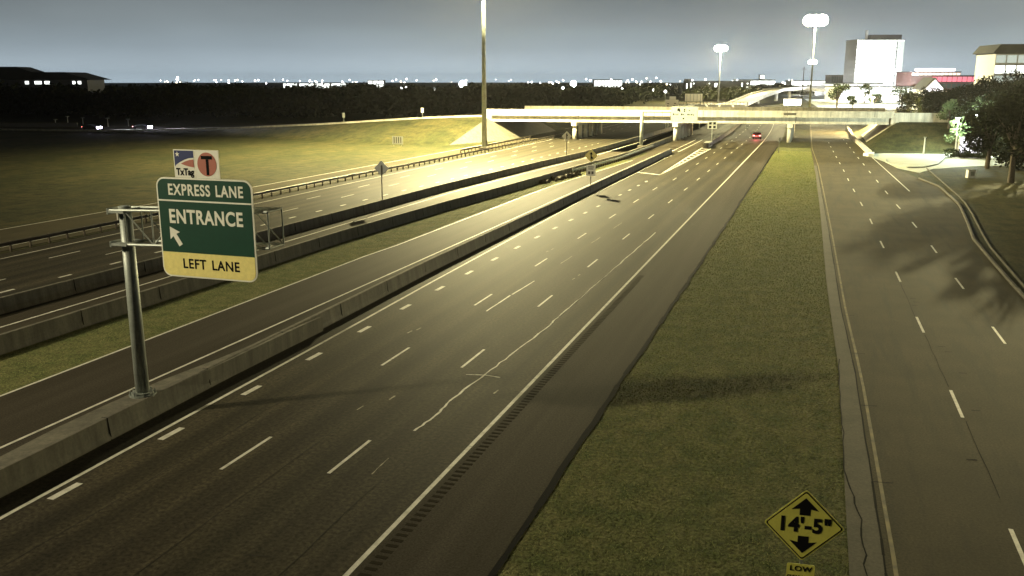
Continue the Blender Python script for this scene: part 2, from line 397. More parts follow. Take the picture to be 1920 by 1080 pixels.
# dark joints, cracks, rumble strip
mk = MB()
s = -5.0; rum = MB()
while s < 60: rum.box((-10.72, s, Z1 * .9), (.36, .14, .008)); s += .33
tag(rum.build('rumble_strip', mat('groove', (.024, .020, .013), .9, spec=.05)), kind='structure')
slab('shoulder', -40, 200, -11.05, -7.56, .004, M['asphalt_dark'], .05)
crack([(-20, 2.62), (24, 2.62), (30, 2.56), (42, 2.42), (54, 2.05), (81.7, 1.6), (97, 1.3), (123, .8), (150, .25)], .06, 0, .02)
crack([(18, 2.15), (24.3, 2.12), (27.6, 2.05), (30.7, 1.75), (36, 1.72), (44, 1.78)], .045, 0, .07)
for k in range(14):
    s = 30 + 7.6 * k; crack([(s, frl(s) - .15), (s + .1, frl(s) + .5)], .05, 0, .03, sub=3)
crack([(20, -7.48), (60, -7.46), (110, -7.5), (190, -7.5)], .20, 0, .05, sub=26)
crack([(30, 6.35), (37, 6.33)], .02, 0, .02); crack([(41.2, 6.22), (49.9, 6.1)], .025, 0, .03); crack([(53.9, 6.0), (62.8, 5.9)], .03, 0, .04)
for (s, n) in ((46.9, 6.7), (47.8, 6.5), (43.5, 6.9), (38.4, 6.7), (57.5, 6.2), (58.4, 6.1), (56.6, 6.05), (33, 5.8), (31.6, 8.2)): crack([(s, n), (s + .05, n + .35)], .08, 0, .02, sub=2)
tag(mk.build('pavement_joints', M['black']), kind='structure')
mk = MB()
for n in (-13.05, -16.75, -20.4): crack([(-10, n), (20, n + .1), (45, n - .05), (80, n + .05), (120, n)], .03, 0, .05, sub=14)
for k in range(26):
    s = random.uniform(16, 95); n = random.choice((-14.95, -18.6, -12.2, -16.5, -20.5)) + random.uniform(-1.2, 1.2)
    crack([(s, n), (s + random.uniform(-.4, .4), n + random.uniform(.8, 2.6))], .03, 0, .06, sub=5)
tag(mk.build('sealed_cracks', mat('sealant', (.012, .011, .008), .6, spec=.2)), kind='structure')

# frontage road concrete shoulder, kerb, driveway
mk = MB(); ribbon(mk, -40, 150, lambda s: frL(s) - .03, lambda s: frl(s) - .14, .004, 4, False)
tag(mk.build('gutter_strip', mat('gutter', (.072, .063, .042), .8, var=((.05, .045, .03), .6, .4, .65), fine=(.3, 9))), kind='structure')
M['gutterc'] = mat('old_kerb', (.10, .092, .065), .85, var=((.06, .055, .04), .8, .4, .65))
def kerb(name, pts, wd, h, m):
    mb = MB(); path = []
    for i, (x, y) in enumerate(pts):
        a = pts[max(i - 1, 0)]; b = pts[min(i + 1, len(pts) - 1)]; d = Vector((b[0] - a[0], b[1] - a[1])).normalized()
        path.append((x, y, 0, d.y, -d.x))
    mb.extrude([(-wd / 2, -.05), (-wd / 2, h - .03), (-wd / 2 + .03, h), (wd / 2 - .03, h), (wd / 2, h - .03), (wd / 2, -.05)], path)
    return tag(mb.build(name, m), kind='structure')
kp = [(frR(s), s) for s in srange(-40, 134, 3)]
kerb('kerb', kp, .22, .15, M['concrete'])
ko = [(interp([(-40, 13.25), (62, 13.15), (69, 13.3), (79, 13.55), (86, 14.0), (100, 15.1), (108, 15.6), (116, 15.8), (135, 15.9)])(s) + .25, s) for s in srange(-40, 150, 3)]
kerb('kerb', ko, .13, .10, M['gutterc'])
kerb('kerb', [(11.3, 166), (11.0, 160), (11.6, 154), (13.5, 150.5), (16, 152), (18.5, 158), (21, 171), (25, 184)], .2, .15, M['drive'])
mk = MB()
mk.prism([(9.6, 178), (8.9, 172), (11.0, 160), (12, 150), (14.5, 143), (17, 150), (25, 158), (60, 168), (60, 196), (26, 188), (22, 181), (12, 180)], 'z', -.05, .010)
tag(mk.build('driveway', M['drive']), kind='structure')

# cross street on its embankment (left part and right part)
mk = MB()
for a, b in zip(srange(-300, -72, 4), srange(-300, -72, 4)[1:]):
    pa = [(x, face_s(x) + 3.2) for x in (a, b)]; pb = [(x, face_s(x) + 27) for x in (a, b)]
    mk.face([(pa[0][0], pa[0][1], zc(a) + .12), (pa[1][0], pa[1][1], zc(b) + .12), (pb[1][0], pb[1][1], zc(b) + .12), (pb[0][0], pb[0][1], zc(a) + .12)])
for a, b in zip(srange(14, 300, 6), srange(14, 300, 6)[1:]):
    mk.face([(a, face_s(a) + 2, zc(a) + .12), (b, face_s(b) + 2, zc(b) + .12), (b, face_s(b) + 26, zc(b) + .12), (a, face_s(a) + 26, zc(a) + .12)])
tag(mk.build('cross_street', M['old_road']), kind='structure')
mb = MB(); path = []
for x in srange(-215, -72.4, 3): path.append((x, face_s(x) + 3.0, zc(x), 0, 1))
mb.extrude([(-.35, -.1), (-.35, .32), (.35, .36), (.35, -.1)], path)
tag(mb.build('cross_street_kerb', M['bridge_concrete']), kind='structure')

# slope paving under the left end of the bridge
mb = MB()
def lift(p, d=.06): return (p[0] + .02, p[1] - .02, p[2] + d)
A_, B_, C_ = tuple(A3), tuple(B3), tuple(C3)
mb.face([lift(A_), lift(B_), lift(C_)])
Bf = (-65.6, 232, 0); Af = (-72, 226, 4.7)
mb.face([lift(A_), lift(Af), lift(Bf), lift(B_)])
o = mb.build('slope_paving', M['concrete']); tag(o, kind='structure')
mb = MB(); mb.face([(9.6, 207, .02), (15.6, 207.4, 4.6), (15.6, 235, 4.6), (9.6, 235, .02)]); mb.face([(9.6, 207, .02), (11.5, 201, .02), (15.6, 207.4, 4.6)])
tag(mb.build('slope_paving', M['bridge_concrete']), kind='structure')

# ------------------------------------------------------------------ concrete barriers
def barrier(name, fn, s0, s1, label, h=.85, wt=.24, wb=.46, bent=False, st=4, group='concrete barriers along the lanes'):
    t = empty(name, (fn(s0), s0, 0), 0, label, 'barrier', group)
    mb = MB(); path = []
    ss = srange(s0, s1, st)
    for s in ss:
        e = .5; d = Vector((fn(s + e) - fn(s - e) + (bend(s + e) - bend(s - e) if bent else 0), 2 * e)).normalized()
        path.append((fn(s) + (bend(s) if bent else 0) - fn(s0), s - s0, 0, d.y, -d.x))
    mb.extrude([(-wb / 2, -.04), (-wb / 2, .08), (-wb / 2 + .05, .25), (-wt / 2, h - .02), (-wt / 2 + .02, h), (wt / 2 - .02, h), (wt / 2, h - .02), (wb / 2 - .05, .25), (wb / 2, .08), (wb / 2, -.04)], path)
    mb.build('wall', M['concrete'], t)
    # expansion joints
    for s in np.arange(s0 + 6, s1 - 2, 6.1):
        mj = MB(); s = float(s); d = Vector((fn(s + .5) - fn(s - .5), 1)).normalized()
        mj.extrude([(-wb / 2 - .004, .0), (-wt / 2 - .004, h + .004), (wt / 2 + .004, h + .004), (wb / 2 + .004, .0)], [(fn(s) - fn(s0) + (bend(s) if bent else 0), s - s0, 0, 1, 0), (fn(s) - fn(s0) + (bend(s) if bent else 0), s - s0 + .035, 0, 1, 0)])
        mj.build('joint', M['black'], t)
    return t
b1 = barrier('concrete_barrier', barr1, -30, 168, 'long concrete barrier nearest the camera, carrying the green sign post and widening round it')
barrier('concrete_barrier', barr2, -30, 205, 'middle concrete barrier edging the grass strip beyond the slip road', h=.92)
barrier('concrete_barrier', barr3, -30, 400, 'farther concrete barrier, between the narrow express lane and the wide opposite roadway', h=.92)
barrier('concrete_barrier', lambda s: -20.9 - .004 * max(0, s - 210), 189, 620, 'concrete barrier starting behind the crash cushion and running under the bridge', bent=True)
# widened plinth round the sign post, a part of the near barrier
pl = MB()
pl.prism([(-24.27, -9), (-24.27, 40.5), (-24.55, 37), (-24.85, 32.4), (-25.25, 29.0), (-25.3, 26.0), (-25.25, 23.5), (-24.75, 18), (-24.5, 10), (-24.35, 0)], 'z', 0, .82)
pl.v = [(x - barr1(-30), y + 30, z) for x, y, z in pl.v]
pl.build('plinth', M['concrete'], b1)
# right frontage wall beside the u-turn lane
wallf = interp([(173, 9.4), (180, 9.1), (197, 8.6), (220, 7.8), (266, 7.8)])
t = empty('kerb_wall', (wallf(173), 173, 0), 0, 'low pale wall curving from the driveway to the road under the bridge', 'wall')
mb = MB(); mb.extrude([(-.3, -.04), (-.26, .75), (.26, .75), (.3, -.04)], [(wallf(s) - wallf(173), s - 173, 0, 1, 0) for s in srange(176, 270, 4)])
mb.build('wall', M['bridge_concrete'], t)
mb = MB(); mb.prism([(-1.4, 0), (-.6, -1.6), (.3, -1.6), (.6, 3), (-.3, 3)], 'z', -.04, .5); mb.build('end_block', M['wall_white'], t)

# ------------------------------------------------------------------ bridge
t = empty('highway_overpass', (0, 0, 0), 0, 'wide concrete overpass crossing all lanes with lit parapets and girders', 'bridge')
def sf(n): return 206.2 + .13 * n - .6
BW = 29.0
path = [(n, sf(n)) for n in (-76.5, -52.8, -30.4, -6.2, 14.5)]
def across(prof, name, m, n0=-72.2, n1=15, off=0):
    mb = MB(); mb.extrude(prof, [(n, sf(n) + off, 0, 0, 1) for n in srange(n0, n1, 8)]); return mb.build(name, m, t)
# deck slab
across([(0, 5.35), (0, 5.58), (BW, 5.58), (BW, 5.35)], 'deck', M['bridge_concrete'])
# parapets
def rail_prof(o, s=1): return [(o, 5.582), (o, 6.72), (o + .05 * s, 6.76), (o + .28 * s, 6.76), (o + .34 * s, 6.7), (o + .4 * s, 5.582)]
across(rail_prof(.0), 'parapet', M['bridge_concrete'])
across(rail_prof(BW, -1), 'parapet', M['bridge_concrete'])
across([(14.0, 5.582), (14.05, 6.3), (14.3, 6.3), (14.35, 5.582)], 'median_rail', M['bridge_concrete'])
# girders with a wide bottom flange standing proud of the web
for k in range(9):
    o = 1.0 + k * 3.375
    across([(o - .32, 3.98), (o - .32, 4.30), (o - .1, 4.48), (o - .1, 5.349), (o + .1, 5.349), (o + .1, 4.48), (o + .32, 4.30), (o + .32, 3.98)], 'girder', M['bridge_concrete'], -71.8, 14.2)
for k in range(10):
    n = -68 + k * 8.8
    mb = MB(); mb.box((n, sf(n) - .004, 6.15), (.07, .02, 1.1), math.atan(.13)); mb.build('parapet_joint', M['black'], t)
for n in (-51.2, -28.8, -4.6):
    mb = MB(); mb.tube([(n, sf(n) - .12, 5.5), (n, sf(n) - .12, 4.2)], .09, 8); mb.build('drain_pipe', M['dark_steel'], t)
# scuffs and a plate on the parapet
for (n, wd) in ((-15.9, 2.0), (-12.8, .0), (-5.9, 2.6)):
    if wd:
        mb = MB(); mb.box((n, sf(n) - .03, 6.1), (wd, .03, .42), math.atan(.13)); mb.build('plate', M['sign_back'] if n < -10 else M['dark_steel'], t)
# piers
for n in (-52.8, -30.4, -6.2):
    p = empty('pier', (n, sf(n), 0)); p.parent = t
    mb = MB(); mb.box((.03 * 14, BW / 2, 3.55), (1.15, BW - 1.2, .84)); mb.build('pier_cap', M['bridge_concrete'], p)
    for k in range(6):
        mb = MB(); y = 1.6 + k * 5.15; mb.tube([(.4, y, -.05), (.4, y, 3.14)], .46, 16); mb.build('column', M['bridge_concrete'], p, True)
# abutments
for n, sgn in ((-71.9, -1), (15.3, 1)):
    mb = MB(); mb.box((n, sf(n) + BW / 2, 4.7), (1.6, BW - .2, 1.3)); mb.build('abutment', M['bridge_concrete'], t)
# approach parapets ends
mb = MB(); mb.extrude([(0, 4.6), (0, 6.5), (.35, 6.5), (.35, 4.6)], [(n, sf(n), 0, 0, 1) for n in (15.1, 27)]); mb.build('wing_wall', M['bridge_concrete'], t)

# ------------------------------------------------------------------ guardrails
def guardrail(fn, s0, s1, label, step=1.905, blocks=True, col='rail_steel', z0=0, group='steel guardrails beside the lanes'):
    t = empty('guardrail', (fn(s0), s0, z0), 0, label, 'guardrail', group)
    mb = MB(); path = []
    for s in srange(s0, s1, 3.8):
        path.append((fn(s) - fn(s0), s - s0, 0, 1, 0))
    # W-beam profile
    mb.extrude([(.02, .78), (.07, .74), (.07, .68), (.02, .63), (.07, .58), (.07, .52), (.02, .47), (-.01, .47), (.03, .52), (.03, .58), (-.02, .63), (.03, .68), (.03, .74), (-.01, .78)], path)
    mb.build('rail', M[col], t)
    pm = MB(); pm.box((-.16, 0, .38), (.15, .12, .84)); pm.box((-.05, 0, .63), (.09, .12, .32))
    first = None; k = 0; rest = MB(); s = s0 + .3
    while s < s1:
        x, y = fn(s) - fn(s0), s - s0
        if k < 99:
            if first is None: first = pm.build('post', M['bark'], t); o = first
            else: o = first.copy(); C.objects.link(o); o.parent = t
            o.location = (x, y, 0)
        k += 1; s += step
    return t
guardrail(interp([(20, -59.35), (100, -59.3), (135, -58.6), (212, -57.6)]), 30, 212, 'long steel guardrail on posts left of the opposite roadway, running to the bridge')
guardrail(lambda s: -61.9, 154.5, 197, 'short steel guardrail on the far side of the tall light mast', group='steel guardrails beside the lanes')
guardrail(interp([(119, -33.3), (130, -32.0), (147, -30.75), (205, -30.3)]), 124, 178, 'pale guardrail with dense posts between middle barrier and slip road', step=1.2, col='galv')
# broken stone at its near end
t = empty('rubble_pile', (-32.6, 119, 0), 0, 'pile of dark broken concrete at the near end of the pale guardrail', 'rubble')
for k in range(34):
    mb = MB(); s = random.uniform(-7, 6); mb.box((.13 * s + random.uniform(-.5, .5), s, .12), (random.uniform(.2, .6), random.uniform(.3, 1.0), random.uniform(.2, .5)), random.random() * 3, rx=random.random(), ry=random.random()); mb.build('stone', M['dirt'], t)

# ------------------------------------------------------------------ text helper
def text(name, s, size, center, m, parent, ext=.006, bold=.0, sx=1, normal_y=True, align='CENTER', space=1.0, rz=0):
    cu = bpy.data.curves.new(name, 'FONT'); cu.body = s; cu.size = size; cu.extrude = ext; cu.offset = bold
    cu.align_x = align; cu.align_y = 'CENTER'; cu.space_character = space
    o = bpy.data.objects.new(name + '_tmp', cu); C.objects.link(o)
    bpy.context.view_layer.update()
    me = bpy.data.meshes.new_from_object(o.evaluated_get(bpy.context.evaluated_depsgraph_get()))
    bpy.data.objects.remove(o); bpy.data.curves.remove(cu)
    me.materials.clear(); me.materials.append(m)
    q = bpy.data.objects.new(name, me); C.objects.link(q); q.parent = parent
    q.matrix_local = Matrix.Translation(center) @ Matrix.Rotation(R(90), 4, 'X') @ Matrix.Diagonal((sx, 1, 1, 1))
    me.name = name
    return q

def rrect(x0, z0, x1, z1, r, n=6):
    P = []
    for cx, cz, a0 in ((x1 - r, z1 - r, 0), (x0 + r, z1 - r, 90), (x0 + r, z0 + r, 180), (x1 - r, z0 + r, 270)):
        for k in range(n + 1):
            a = R(a0 + 90 * k / n); P.append((cx + r * math.cos(a), cz + r * math.sin(a)))
    return P

# ------------------------------------------------------------------ overhead entrance sign on its cantilever
SP = (-24.75, 27.4)
t = empty('overhead_sign_gantry', (SP[0], SP[1], .82), 0, 'grey cantilever post with a box truss holding the green entrance sign', 'sign gantry')
mb = MB(); mb.tube([(0, 0, .12), (0, 0, 3.5), (0, 0, 7.55)], [.265, .25, .235], 20); mb.build('pole', M['galv'], t, True)
mb = MB(); mb.tube([(0, 0, -.02), (0, 0, .06)], .52, 20); mb.tube([(0, 0, .06), (0, 0, .14)], .40, 20)
for k in range(8): a = k * math.pi / 4; mb.tube([(.46 * math.cos(a), .46 * math.sin(a), .0), (.46 * math.cos(a), .46 * math.sin(a), .2)], .03, 6)
mb.build('base_plate', M['galv'], t)
# truss: x from -.35 to 6.55, front chords y=-.45, back chords y=.45
x0, x1 = -.35, 6.6
def tz(x, top): return (6.15 if not top else 7.45) + .035 * x
mb = MB()
for y in (-.45, .45):
    for top in (0, 1): mb.tube([(x0, y, tz(x0, top)), (x1, y, tz(x1, top))], .055, 8)
mb.build('chord', M['galv'], t)
mb = MB(); nb = 5
for k in range(nb + 1):
    x = .35 + (x1 - .35) * k / nb
    for y in (-.45, .45): mb.tube([(x, y, tz(x, 0)), (x, y, tz(x, 1))], .03, 6)
    for top in (0, 1): mb.tube([(x, -.45, tz(x, top)), (x, .45, tz(x, top))], .03, 6)
    if k < nb:
        xn = .35 + (x1 - .35) * (k + 1) / nb
        for y in (-.45, .45): mb.tube([(x, y, tz(x, 1)), (xn, y, tz(xn, 0))] if k % 2 == 0 else [(x, y, tz(x, 0)), (xn, y, tz(xn, 1))], .026, 6)
        mb.tube([(x, -.45, tz(x, 1)), (xn, .45, tz(xn, 1))], .022, 6)
mb.build('bracing', M['galv'], t)
for z in (6.15, 7.4): mb = MB(); mb.box((0, 0, z), (.75, 1.05, .1)); mb.box((-.37, 0, z), (.06, 1.05, .22)); mb.build('collar', M['galv'], t)
# sign panel (hangs on the truss: a thing of its own)
SW, SH = 4.05, 3.65
g = empty('express_lane_sign', (-20.60, 26.72, 5.97), 0, 'green EXPRESS LANE ENTRANCE sign with left arrow and yellow LEFT LANE band', 'road sign')
hw = SW / 2
mb = MB(); mb.prism(rrect(-hw, 0, hw, SH, .34), 'y', 0, .045); mb.build('border', M['sign_white'], g)
mb = MB(); q = .055
mb.prism(rrect(-hw + q, q, hw - q, SH - q, .29), 'y', -.006, -.001); mb.build('panel', M['sign_green'], g)
# yellow band lies on the lower part with the same rounded lower corners
P = [(-hw + q, .92), (-hw + q, q + .29)]
for k in range(7): a = R(180 + 90 * k / 6); P.append((-hw + q + .29 + .29 * math.cos(a), q + .29 + .29 * math.sin(a)))
for k in range(7): a = R(270 + 90 * k / 6); P.append((hw - q - .29 + .29 * math.cos(a), q + .29 + .29 * math.sin(a)))
P += [(hw - q, .92)]
mb = MB(); mb.prism(P, 'y', -.012, -.0065); mb.build('yellow_band', M['sign_yellow'], g)
mb = MB(); mb.box((0, -.009, 2.82), (SW - .08, .006, .055)); mb.build('divider', M['sign_white'], g)
text('lettering', 'EXPRESS', .56, (-.62, -.010, 3.20), M['sign_white'], g, .003, .014, .78, space=1.14)
text('lettering', 'LANE', .56, (1.08, -.010, 3.20), M['sign_white'], g, .003, .014, .78, space=1.14)
text('lettering', 'ENTRANCE', .70, (.0, -.010, 2.22), M['sign_white'], g, .003, .020, .82, space=1.10)
text('lettering', 'LEFT', .50, (-.62, -.016, .50), M['black'], g, .003, .010, .92, space=1.10)
text('lettering', 'LANE', .50, (.72, -.016, .50), M['black'], g, .003, .010, .92, space=1.10)
def arrow(cx, cz, L, ang, hw_=.19, sw=.075, hl=.34):
    pts = [(-sw, -L / 2), (sw, -L / 2), (sw, L / 2 - hl), (hw_, L / 2 - hl - .03), (0, L / 2), (-hw_, L / 2 - hl - .03), (-sw, L / 2 - hl)]
    a = R(ang); return [(cx + x * math.cos(a) - z * math.sin(a), cz + x * math.sin(a) + z * math.cos(a)) for x, z in pts]
mb = MB(); mb.prism(arrow(-1.36, 1.52, .80, 33, .26, .085, .36), 'y', -.012, -.0065); mb.build('arrow', M['sign_white'], g)
mb = MB()
for x in (-1.5, -.5, .5, 1.5): mb.box((x, .12, 1.9), (.08, .14, 3.3))
mb.build('bracket', M['galv'], g)
# toll plaque on top
g2 = empty('toll_plaque', (-20.66, 26.72, 9.63), 0, 'pair of small white TxTag and T plaques on top of the green sign', 'road sign')
def pan(name, x0, z0, x1, z1, m, y0, y1, par):
    mb = MB(); mb.prism([(x0, z0), (x1, z0), (x1, z1), (x0, z1)], 'y', y0, y1); return mb.build(name, m, par)
X0, XM, X1, ZT = -1.10, -.20, .80, 1.0
pan('panel', X0, 0, XM - .01, ZT, M['sign_white'], 0, .03, g2)
pan('panel', XM + .01, 0, X1, ZT, M['sign_white'], 0, .03, g2)
P = [(X0 + .035, ZT - .035), (XM - .05, ZT - .035), (XM - .05, .72), (-.45, .70), (-.65, .64), (-.85, .55), (-1.0, .46), (X0 + .035, .40)]
mb = MB(); mb.prism(P, 'y', -.006, -.001); mb.build('blue_field', M['sign_blue'], g2)
P = [(XM - .05, .66), (-.42, .64), (-.62, .58), (-.80, .50), (-.62, .44), (-.42, .40), (XM - .05, .38)]
mb = MB(); mb.prism(P, 'y', -.010, -.0065); mb.build('red_swoosh', M['sign_red'], g2)
st = []
mb = MB(); mb.prism([(-.93 + (.10 if k % 2 == 0 else .04) * math.sin(k * math.pi / 5), .83 + (.10 if k % 2 == 0 else .04) * math.cos(k * math.pi / 5)) for k in range(10)], 'y', -.012, -.0065); mb.build('star', M['sign_white'], g2)
text('lettering', 'TxTag', .34, (-.65, -.006, .20), M['black'], g2, .003, .012, .86)
mb = MB(); mb.prism([(.30 + .40 * math.sin(a * math.pi / 16), .50 + .42 * math.cos(a * math.pi / 16)) for a in range(32)], 'y', -.008, -.001); mb.build('disc', M['sign_red'], g2)
mb = MB(); mb.box((.30, -.012, .74), (.46, .006, .12)); mb.box((.32, -.012, .40), (.11, .006, .55)); mb.build('letter_T', M['black'], g2)
mb = MB(); mb.box((-.5, .07, .1), (.06, .07, 1.1)); mb.box((.4, .07, .1), (.06, .07, 1.1)); mb.build('bracket', M['galv'], g2)

# ------------------------------------------------------------------ diamond signs
def diamond(mb, cz, h, y0, y1, cx=0): mb.prism([(cx, cz - h), (cx + h, cz), (cx, cz + h), (cx - h, cz)], 'y', y0, y1)
def rdiamond(h, r, cz=0):
    # rounded diamond
    P = []
    for (x, z, a0) in ((h, 0, -45), (0, h, 45), (-h, 0, 135), (0, -h, 225)):
        ux, uz = x / h, z / h; c = (x - ux * r * 1.414, z - uz * r * 1.414)
        for k in range(5): a = R(a0 + 90 * k / 4); P.append((c[0] + r * math.cos(a), cz + c[1] + r * math.sin(a)))
    return P
t = empty('clearance_sign', (.34, 19.2, 0), R(6), 'yellow diamond low clearance sign reading 14 feet 5 inches on the grass', 'road sign')
cz = 3.44
mb = MB(); mb.prism(rdiamond(.86, .06, cz), 'y', 0, .012); mb.build('border', M['warn_yellow'], t)
mb = MB(); mb.prism(rdiamond(.825, .05, cz), 'y', -.004, -.001); mb.build('black_line', M['black'], t)
mb = MB(); mb.prism(rdiamond(.785, .045, cz), 'y', -.008, -.0045); mb.build('panel', M['warn_yellow'], t)
for sg in (1, -1):
    P = [(-.115, .25), (.115, .25), (.115, .40), (.29, .37), (0, .66), (-.29, .37), (-.115, .40)]
    mb = MB(); mb.prism([(x, cz + sg * z) for x, z in P], 'y', -.012, -.0085); mb.build('arrow', M['black'], t)
text('lettering', "14'-5\"", .47, (0, -.012, cz), M['black'], t, .003, .018, .94, space=1.08)
mb = MB(); mb.prism(rrect(-.30, 2.02, .30, 2.50, .04), 'y', 0, .012); mb.build('plate', M['warn_yellow'], t)
text('lettering', 'LOW', .17, (0, -.004, 2.38), M['black'], t, .003, .004, 1.15, space=1.1)
text('lettering', 'CLEARANCE', .12, (0, -.004, 2.17), M['black'], t, .003, .003, .85)
mb = MB(); mb.box((0, .05, 1.75), (.06, .06, 3.6)); mb.build('post', M['galv'], t)

# merge sign on the near barrier
t = empty('merge_sign', (-25.45, 105.3, .85), R(6), 'yellow diamond merge sign above a small white speed plate on the near barrier', 'road sign')
mb = MB(); mb.prism(rdiamond(.80, .05, 3.45), 'y', 0, .012); mb.build('panel', M['sign_yellow'], t)
mb = MB(); mb.prism([(-.07, 2.98), (.07, 2.98), (.07, 3.15), (.25, 3.02), (.27, 3.2), (.07, 3.38), (.07, 3.62), (.2, 3.6), (0, 3.92), (-.2, 3.6), (-.07, 3.62)], 'y', -.010, -.001); mb.build('arrow', M['black'], t)
pan('plate', -.55, 1.05, .55, 2.35, M['sign_white'], 0, .012, t)
mb = MB()
for z, wd in ((2.12, .7), (1.88, .6)): mb.box((0, -.004, z), (wd, .006, .10))
mb.box((-.2, -.004, 1.42), (.26, .006, .34)); mb.box((.2, -.004, 1.42), (.26, .006, .34)); mb.build('print', M['dark_steel'], t)
mb = MB(); mb.box((0, .05, 1.75), (.09, .09, 3.5)); mb.build('post', M['dark_steel'], t)

# pale diamond sign on the far barrier
t = empty('diamond_sign', (barr3(146), 146, .95), R(8), 'pale diamond warning sign with a black bar on the far barrier before the bridge', 'road sign')
mb = MB(); mb.prism(rdiamond(.85, .05, 3.1), 'y', 0, .012); mb.build('panel', M['sign_white'], t)
mb = MB(); mb.box((0, -.004, 3.1), (.16, .006, .95)); mb.box((.03, -.004, 3.3), (.3, .006, .2), ry=.6); mb.build('arrow', M['black'], t)
mb = MB(); mb.box((0, .05, 1.6), (.1, .09, 3.2)); mb.build('post', M['dark_steel'], t)
# sign seen from behind on the far barrier, nearer
t = empty('diamond_sign', (barr3(84), 84, .95), R(12), 'grey back of a diamond sign on a dark post, on the farther barrier', 'road sign')
mb = MB(); mb.prism(rdiamond(.80, .05, 3.25), 'y', .12, .132); mb.build('panel', M['sign_back'], t)
mb = MB(); mb.box((0, .06, 1.6), (.1, .1, 3.9)); mb.build('post', M['dark_steel'], t)

# cantilever toll sign before the bridge
t = empty('toll_sign_gantry', (-33.3, 180, 0), 0, 'tall dark post with a cantilever arm reaching over the slip road before the bridge', 'sign gantry')
mb = MB(); mb.tube([(0, 0, 0), (0, 0, 7.1)], .36, 14); mb.build('pole', M['galv'], t, True)
mb = MB(); mb.box((4.6, 0, 7.0), (9.6, .25, .16)); mb.box((4.6, 0, 6.2), (9.6, .2, .10))
for k in range(6): mb.box((.8 + k * 1.6, 0, 6.6), (.09, .12, .8))
mb.build('arm', M['dark_steel'], t)
mb = MB(); mb.box((0, 0, .2), (1.3, 1.3, .5)); mb.build('footing', M['concrete'], t)
g = empty('toll_price_sign', (-24.9, 179.5, 5.25), 0, 'white rectangular toll sign with rows of small dark print before the bridge', 'road sign')
pan('panel', -2.6, 0, 2.6, 2.9, M['sign_back'], 0, .08, g); pan('face', -2.5, .08, 2.5, 2.82, mat('toll_face', (.36, .40, .38), .5, fine=(.2, 2)), -.012, -.001, g)
mb = MB()
for (x, z, a, b) in ((-1.15, 2.3, .5, .5), (-.9, 2.05, .2, .4), (.0, 2.35, .32, .22), (.0, 2.02, .26, .26), (.95, 2.15, .34, .14),
                     (-2.1, 1.4, .22, .34), (-1.8, 1.4, .14, .3), (-1.5, 1.35, .12, .3), (-1.25, 1.38, .14, .3), (-.5, 1.4, .28, .36), (-.15, 1.36, .18, .22), (.15, 1.3, .10, .14), (.7, 1.38, .26, .3), (1.05, 1.34, .2, .22), (1.4, 1.38, .24, .26), (1.75, 1.32, .22, .2), (-.15, .6, .34, .3)):
    mb.box((x, -.018, z), (a, .006, b))
mb.build('print', M['black'], g)
# object marker and crash cushion
t = empty('object_marker_sign', (-20.4, 188.5, 0), R(10), 'pale square sign with four dark blocks above the crash cushion', 'road sign')
pan('panel', -.95, 3.5, .95, 5.0, M['sign_back'], 0, .03, t)
mb = MB()
for x in (-.42, .42):
    for z in (3.88, 4.62): mb.box((x, -.008, z), (.5, .01, .48))
mb.build('print', M['black'], t)
mb = MB(); mb.box((0, .06, 2.1), (.12, .1, 4.2)); mb.build('post', M['galv'], t)
t = empty('crash_cushion', (-20.85, 183.5, 0), 0, 'grey crash cushion at the nose of the barrier between striped lines', 'crash cushion')
mb = MB()
for k in range(5): mb.box((0, .5 + k * 1.0, .55), (1.0 + .06 * k, .9, .95))
mb.build('cell', M['galv'], t)
mb = MB(); mb.prism([(-.5, -.05), (.5, -.05), (.42, -.35), (0, -.5), (-.42, -.35)], 'z', .05, 1.0); mb.build('nose', M['dark_steel'], t)
mb = MB()
for x in (-.68, .68): mb.box((x, 3, .6), (.05, 6, .35))
mb.build('side_rail', M['rail_steel'], t)
# slim post sign at the median tip
t = empty('median_sign', (-6.6, 174.4, 0), R(80), 'slim dark sign seen edge on at the tip of the grass median', 'road sign')
mb = MB(); mb.box((0, 0, 1.3), (.1, .1, 2.6)); mb.build('post', M['dark_steel'], t)
mb = MB(); mb.box((0, -.06, 2.4), (.75, .03, .9)); mb.build('panel', M['dark_steel'], t)
# marker pair on the field slope
t = empty('field_marker_sign', (-81.7, 169, 0), 0, 'small pale marker board with dark upright bars on the grass slope', 'road sign')
pan('panel', -1.2, .35, 1.2, 1.95, M['sign_back'], 0, .03, t)
mb = MB()
for x in (-.75, -.25, .25, .75): mb.box((x, -.01, 1.2), (.2, .012, 1.2))
mb.build('print', M['dark_steel'], t)
mb = MB(); mb.box((-.9, .05, .5), (.08, .06, 1.2)); mb.box((.9, .05, .5), (.08, .06, 1.2)); mb.build('post', M['galv'], t)
# delineators on the crest
proto = None
for i, (n, lab) in enumerate(((-88.5, 'white marker panel on a post on the crest, nearer the bridge'), (-108.5, 'small grey marker panel on a post on the crest, farther from the bridge'))):
    t = empty('marker_post', (n, face_s(n) + 1.5, zc(n)), R(10), lab, 'marker post', 'marker posts on the embankment crest')
    mb = MB(); mb.box((0, 0, .9), (.1, .1, 1.8)); mb.build('post', M['galv'], t)
    pan('panel', -.32, 1.4, .32, 2.5, M['sign_white'] if i == 0 else M['sign_back'], -.08, -.05, t)
# short white post by the far guardrail
t = empty('roadside_marker', (-61.0, 66.5, 0), 0, 'short white post behind the long guardrail at left', 'marker post')
mb = MB(); mb.box((0, 0, .75), (.12, .06, 1.5)); mb.build('post', M['sign_white'], t)
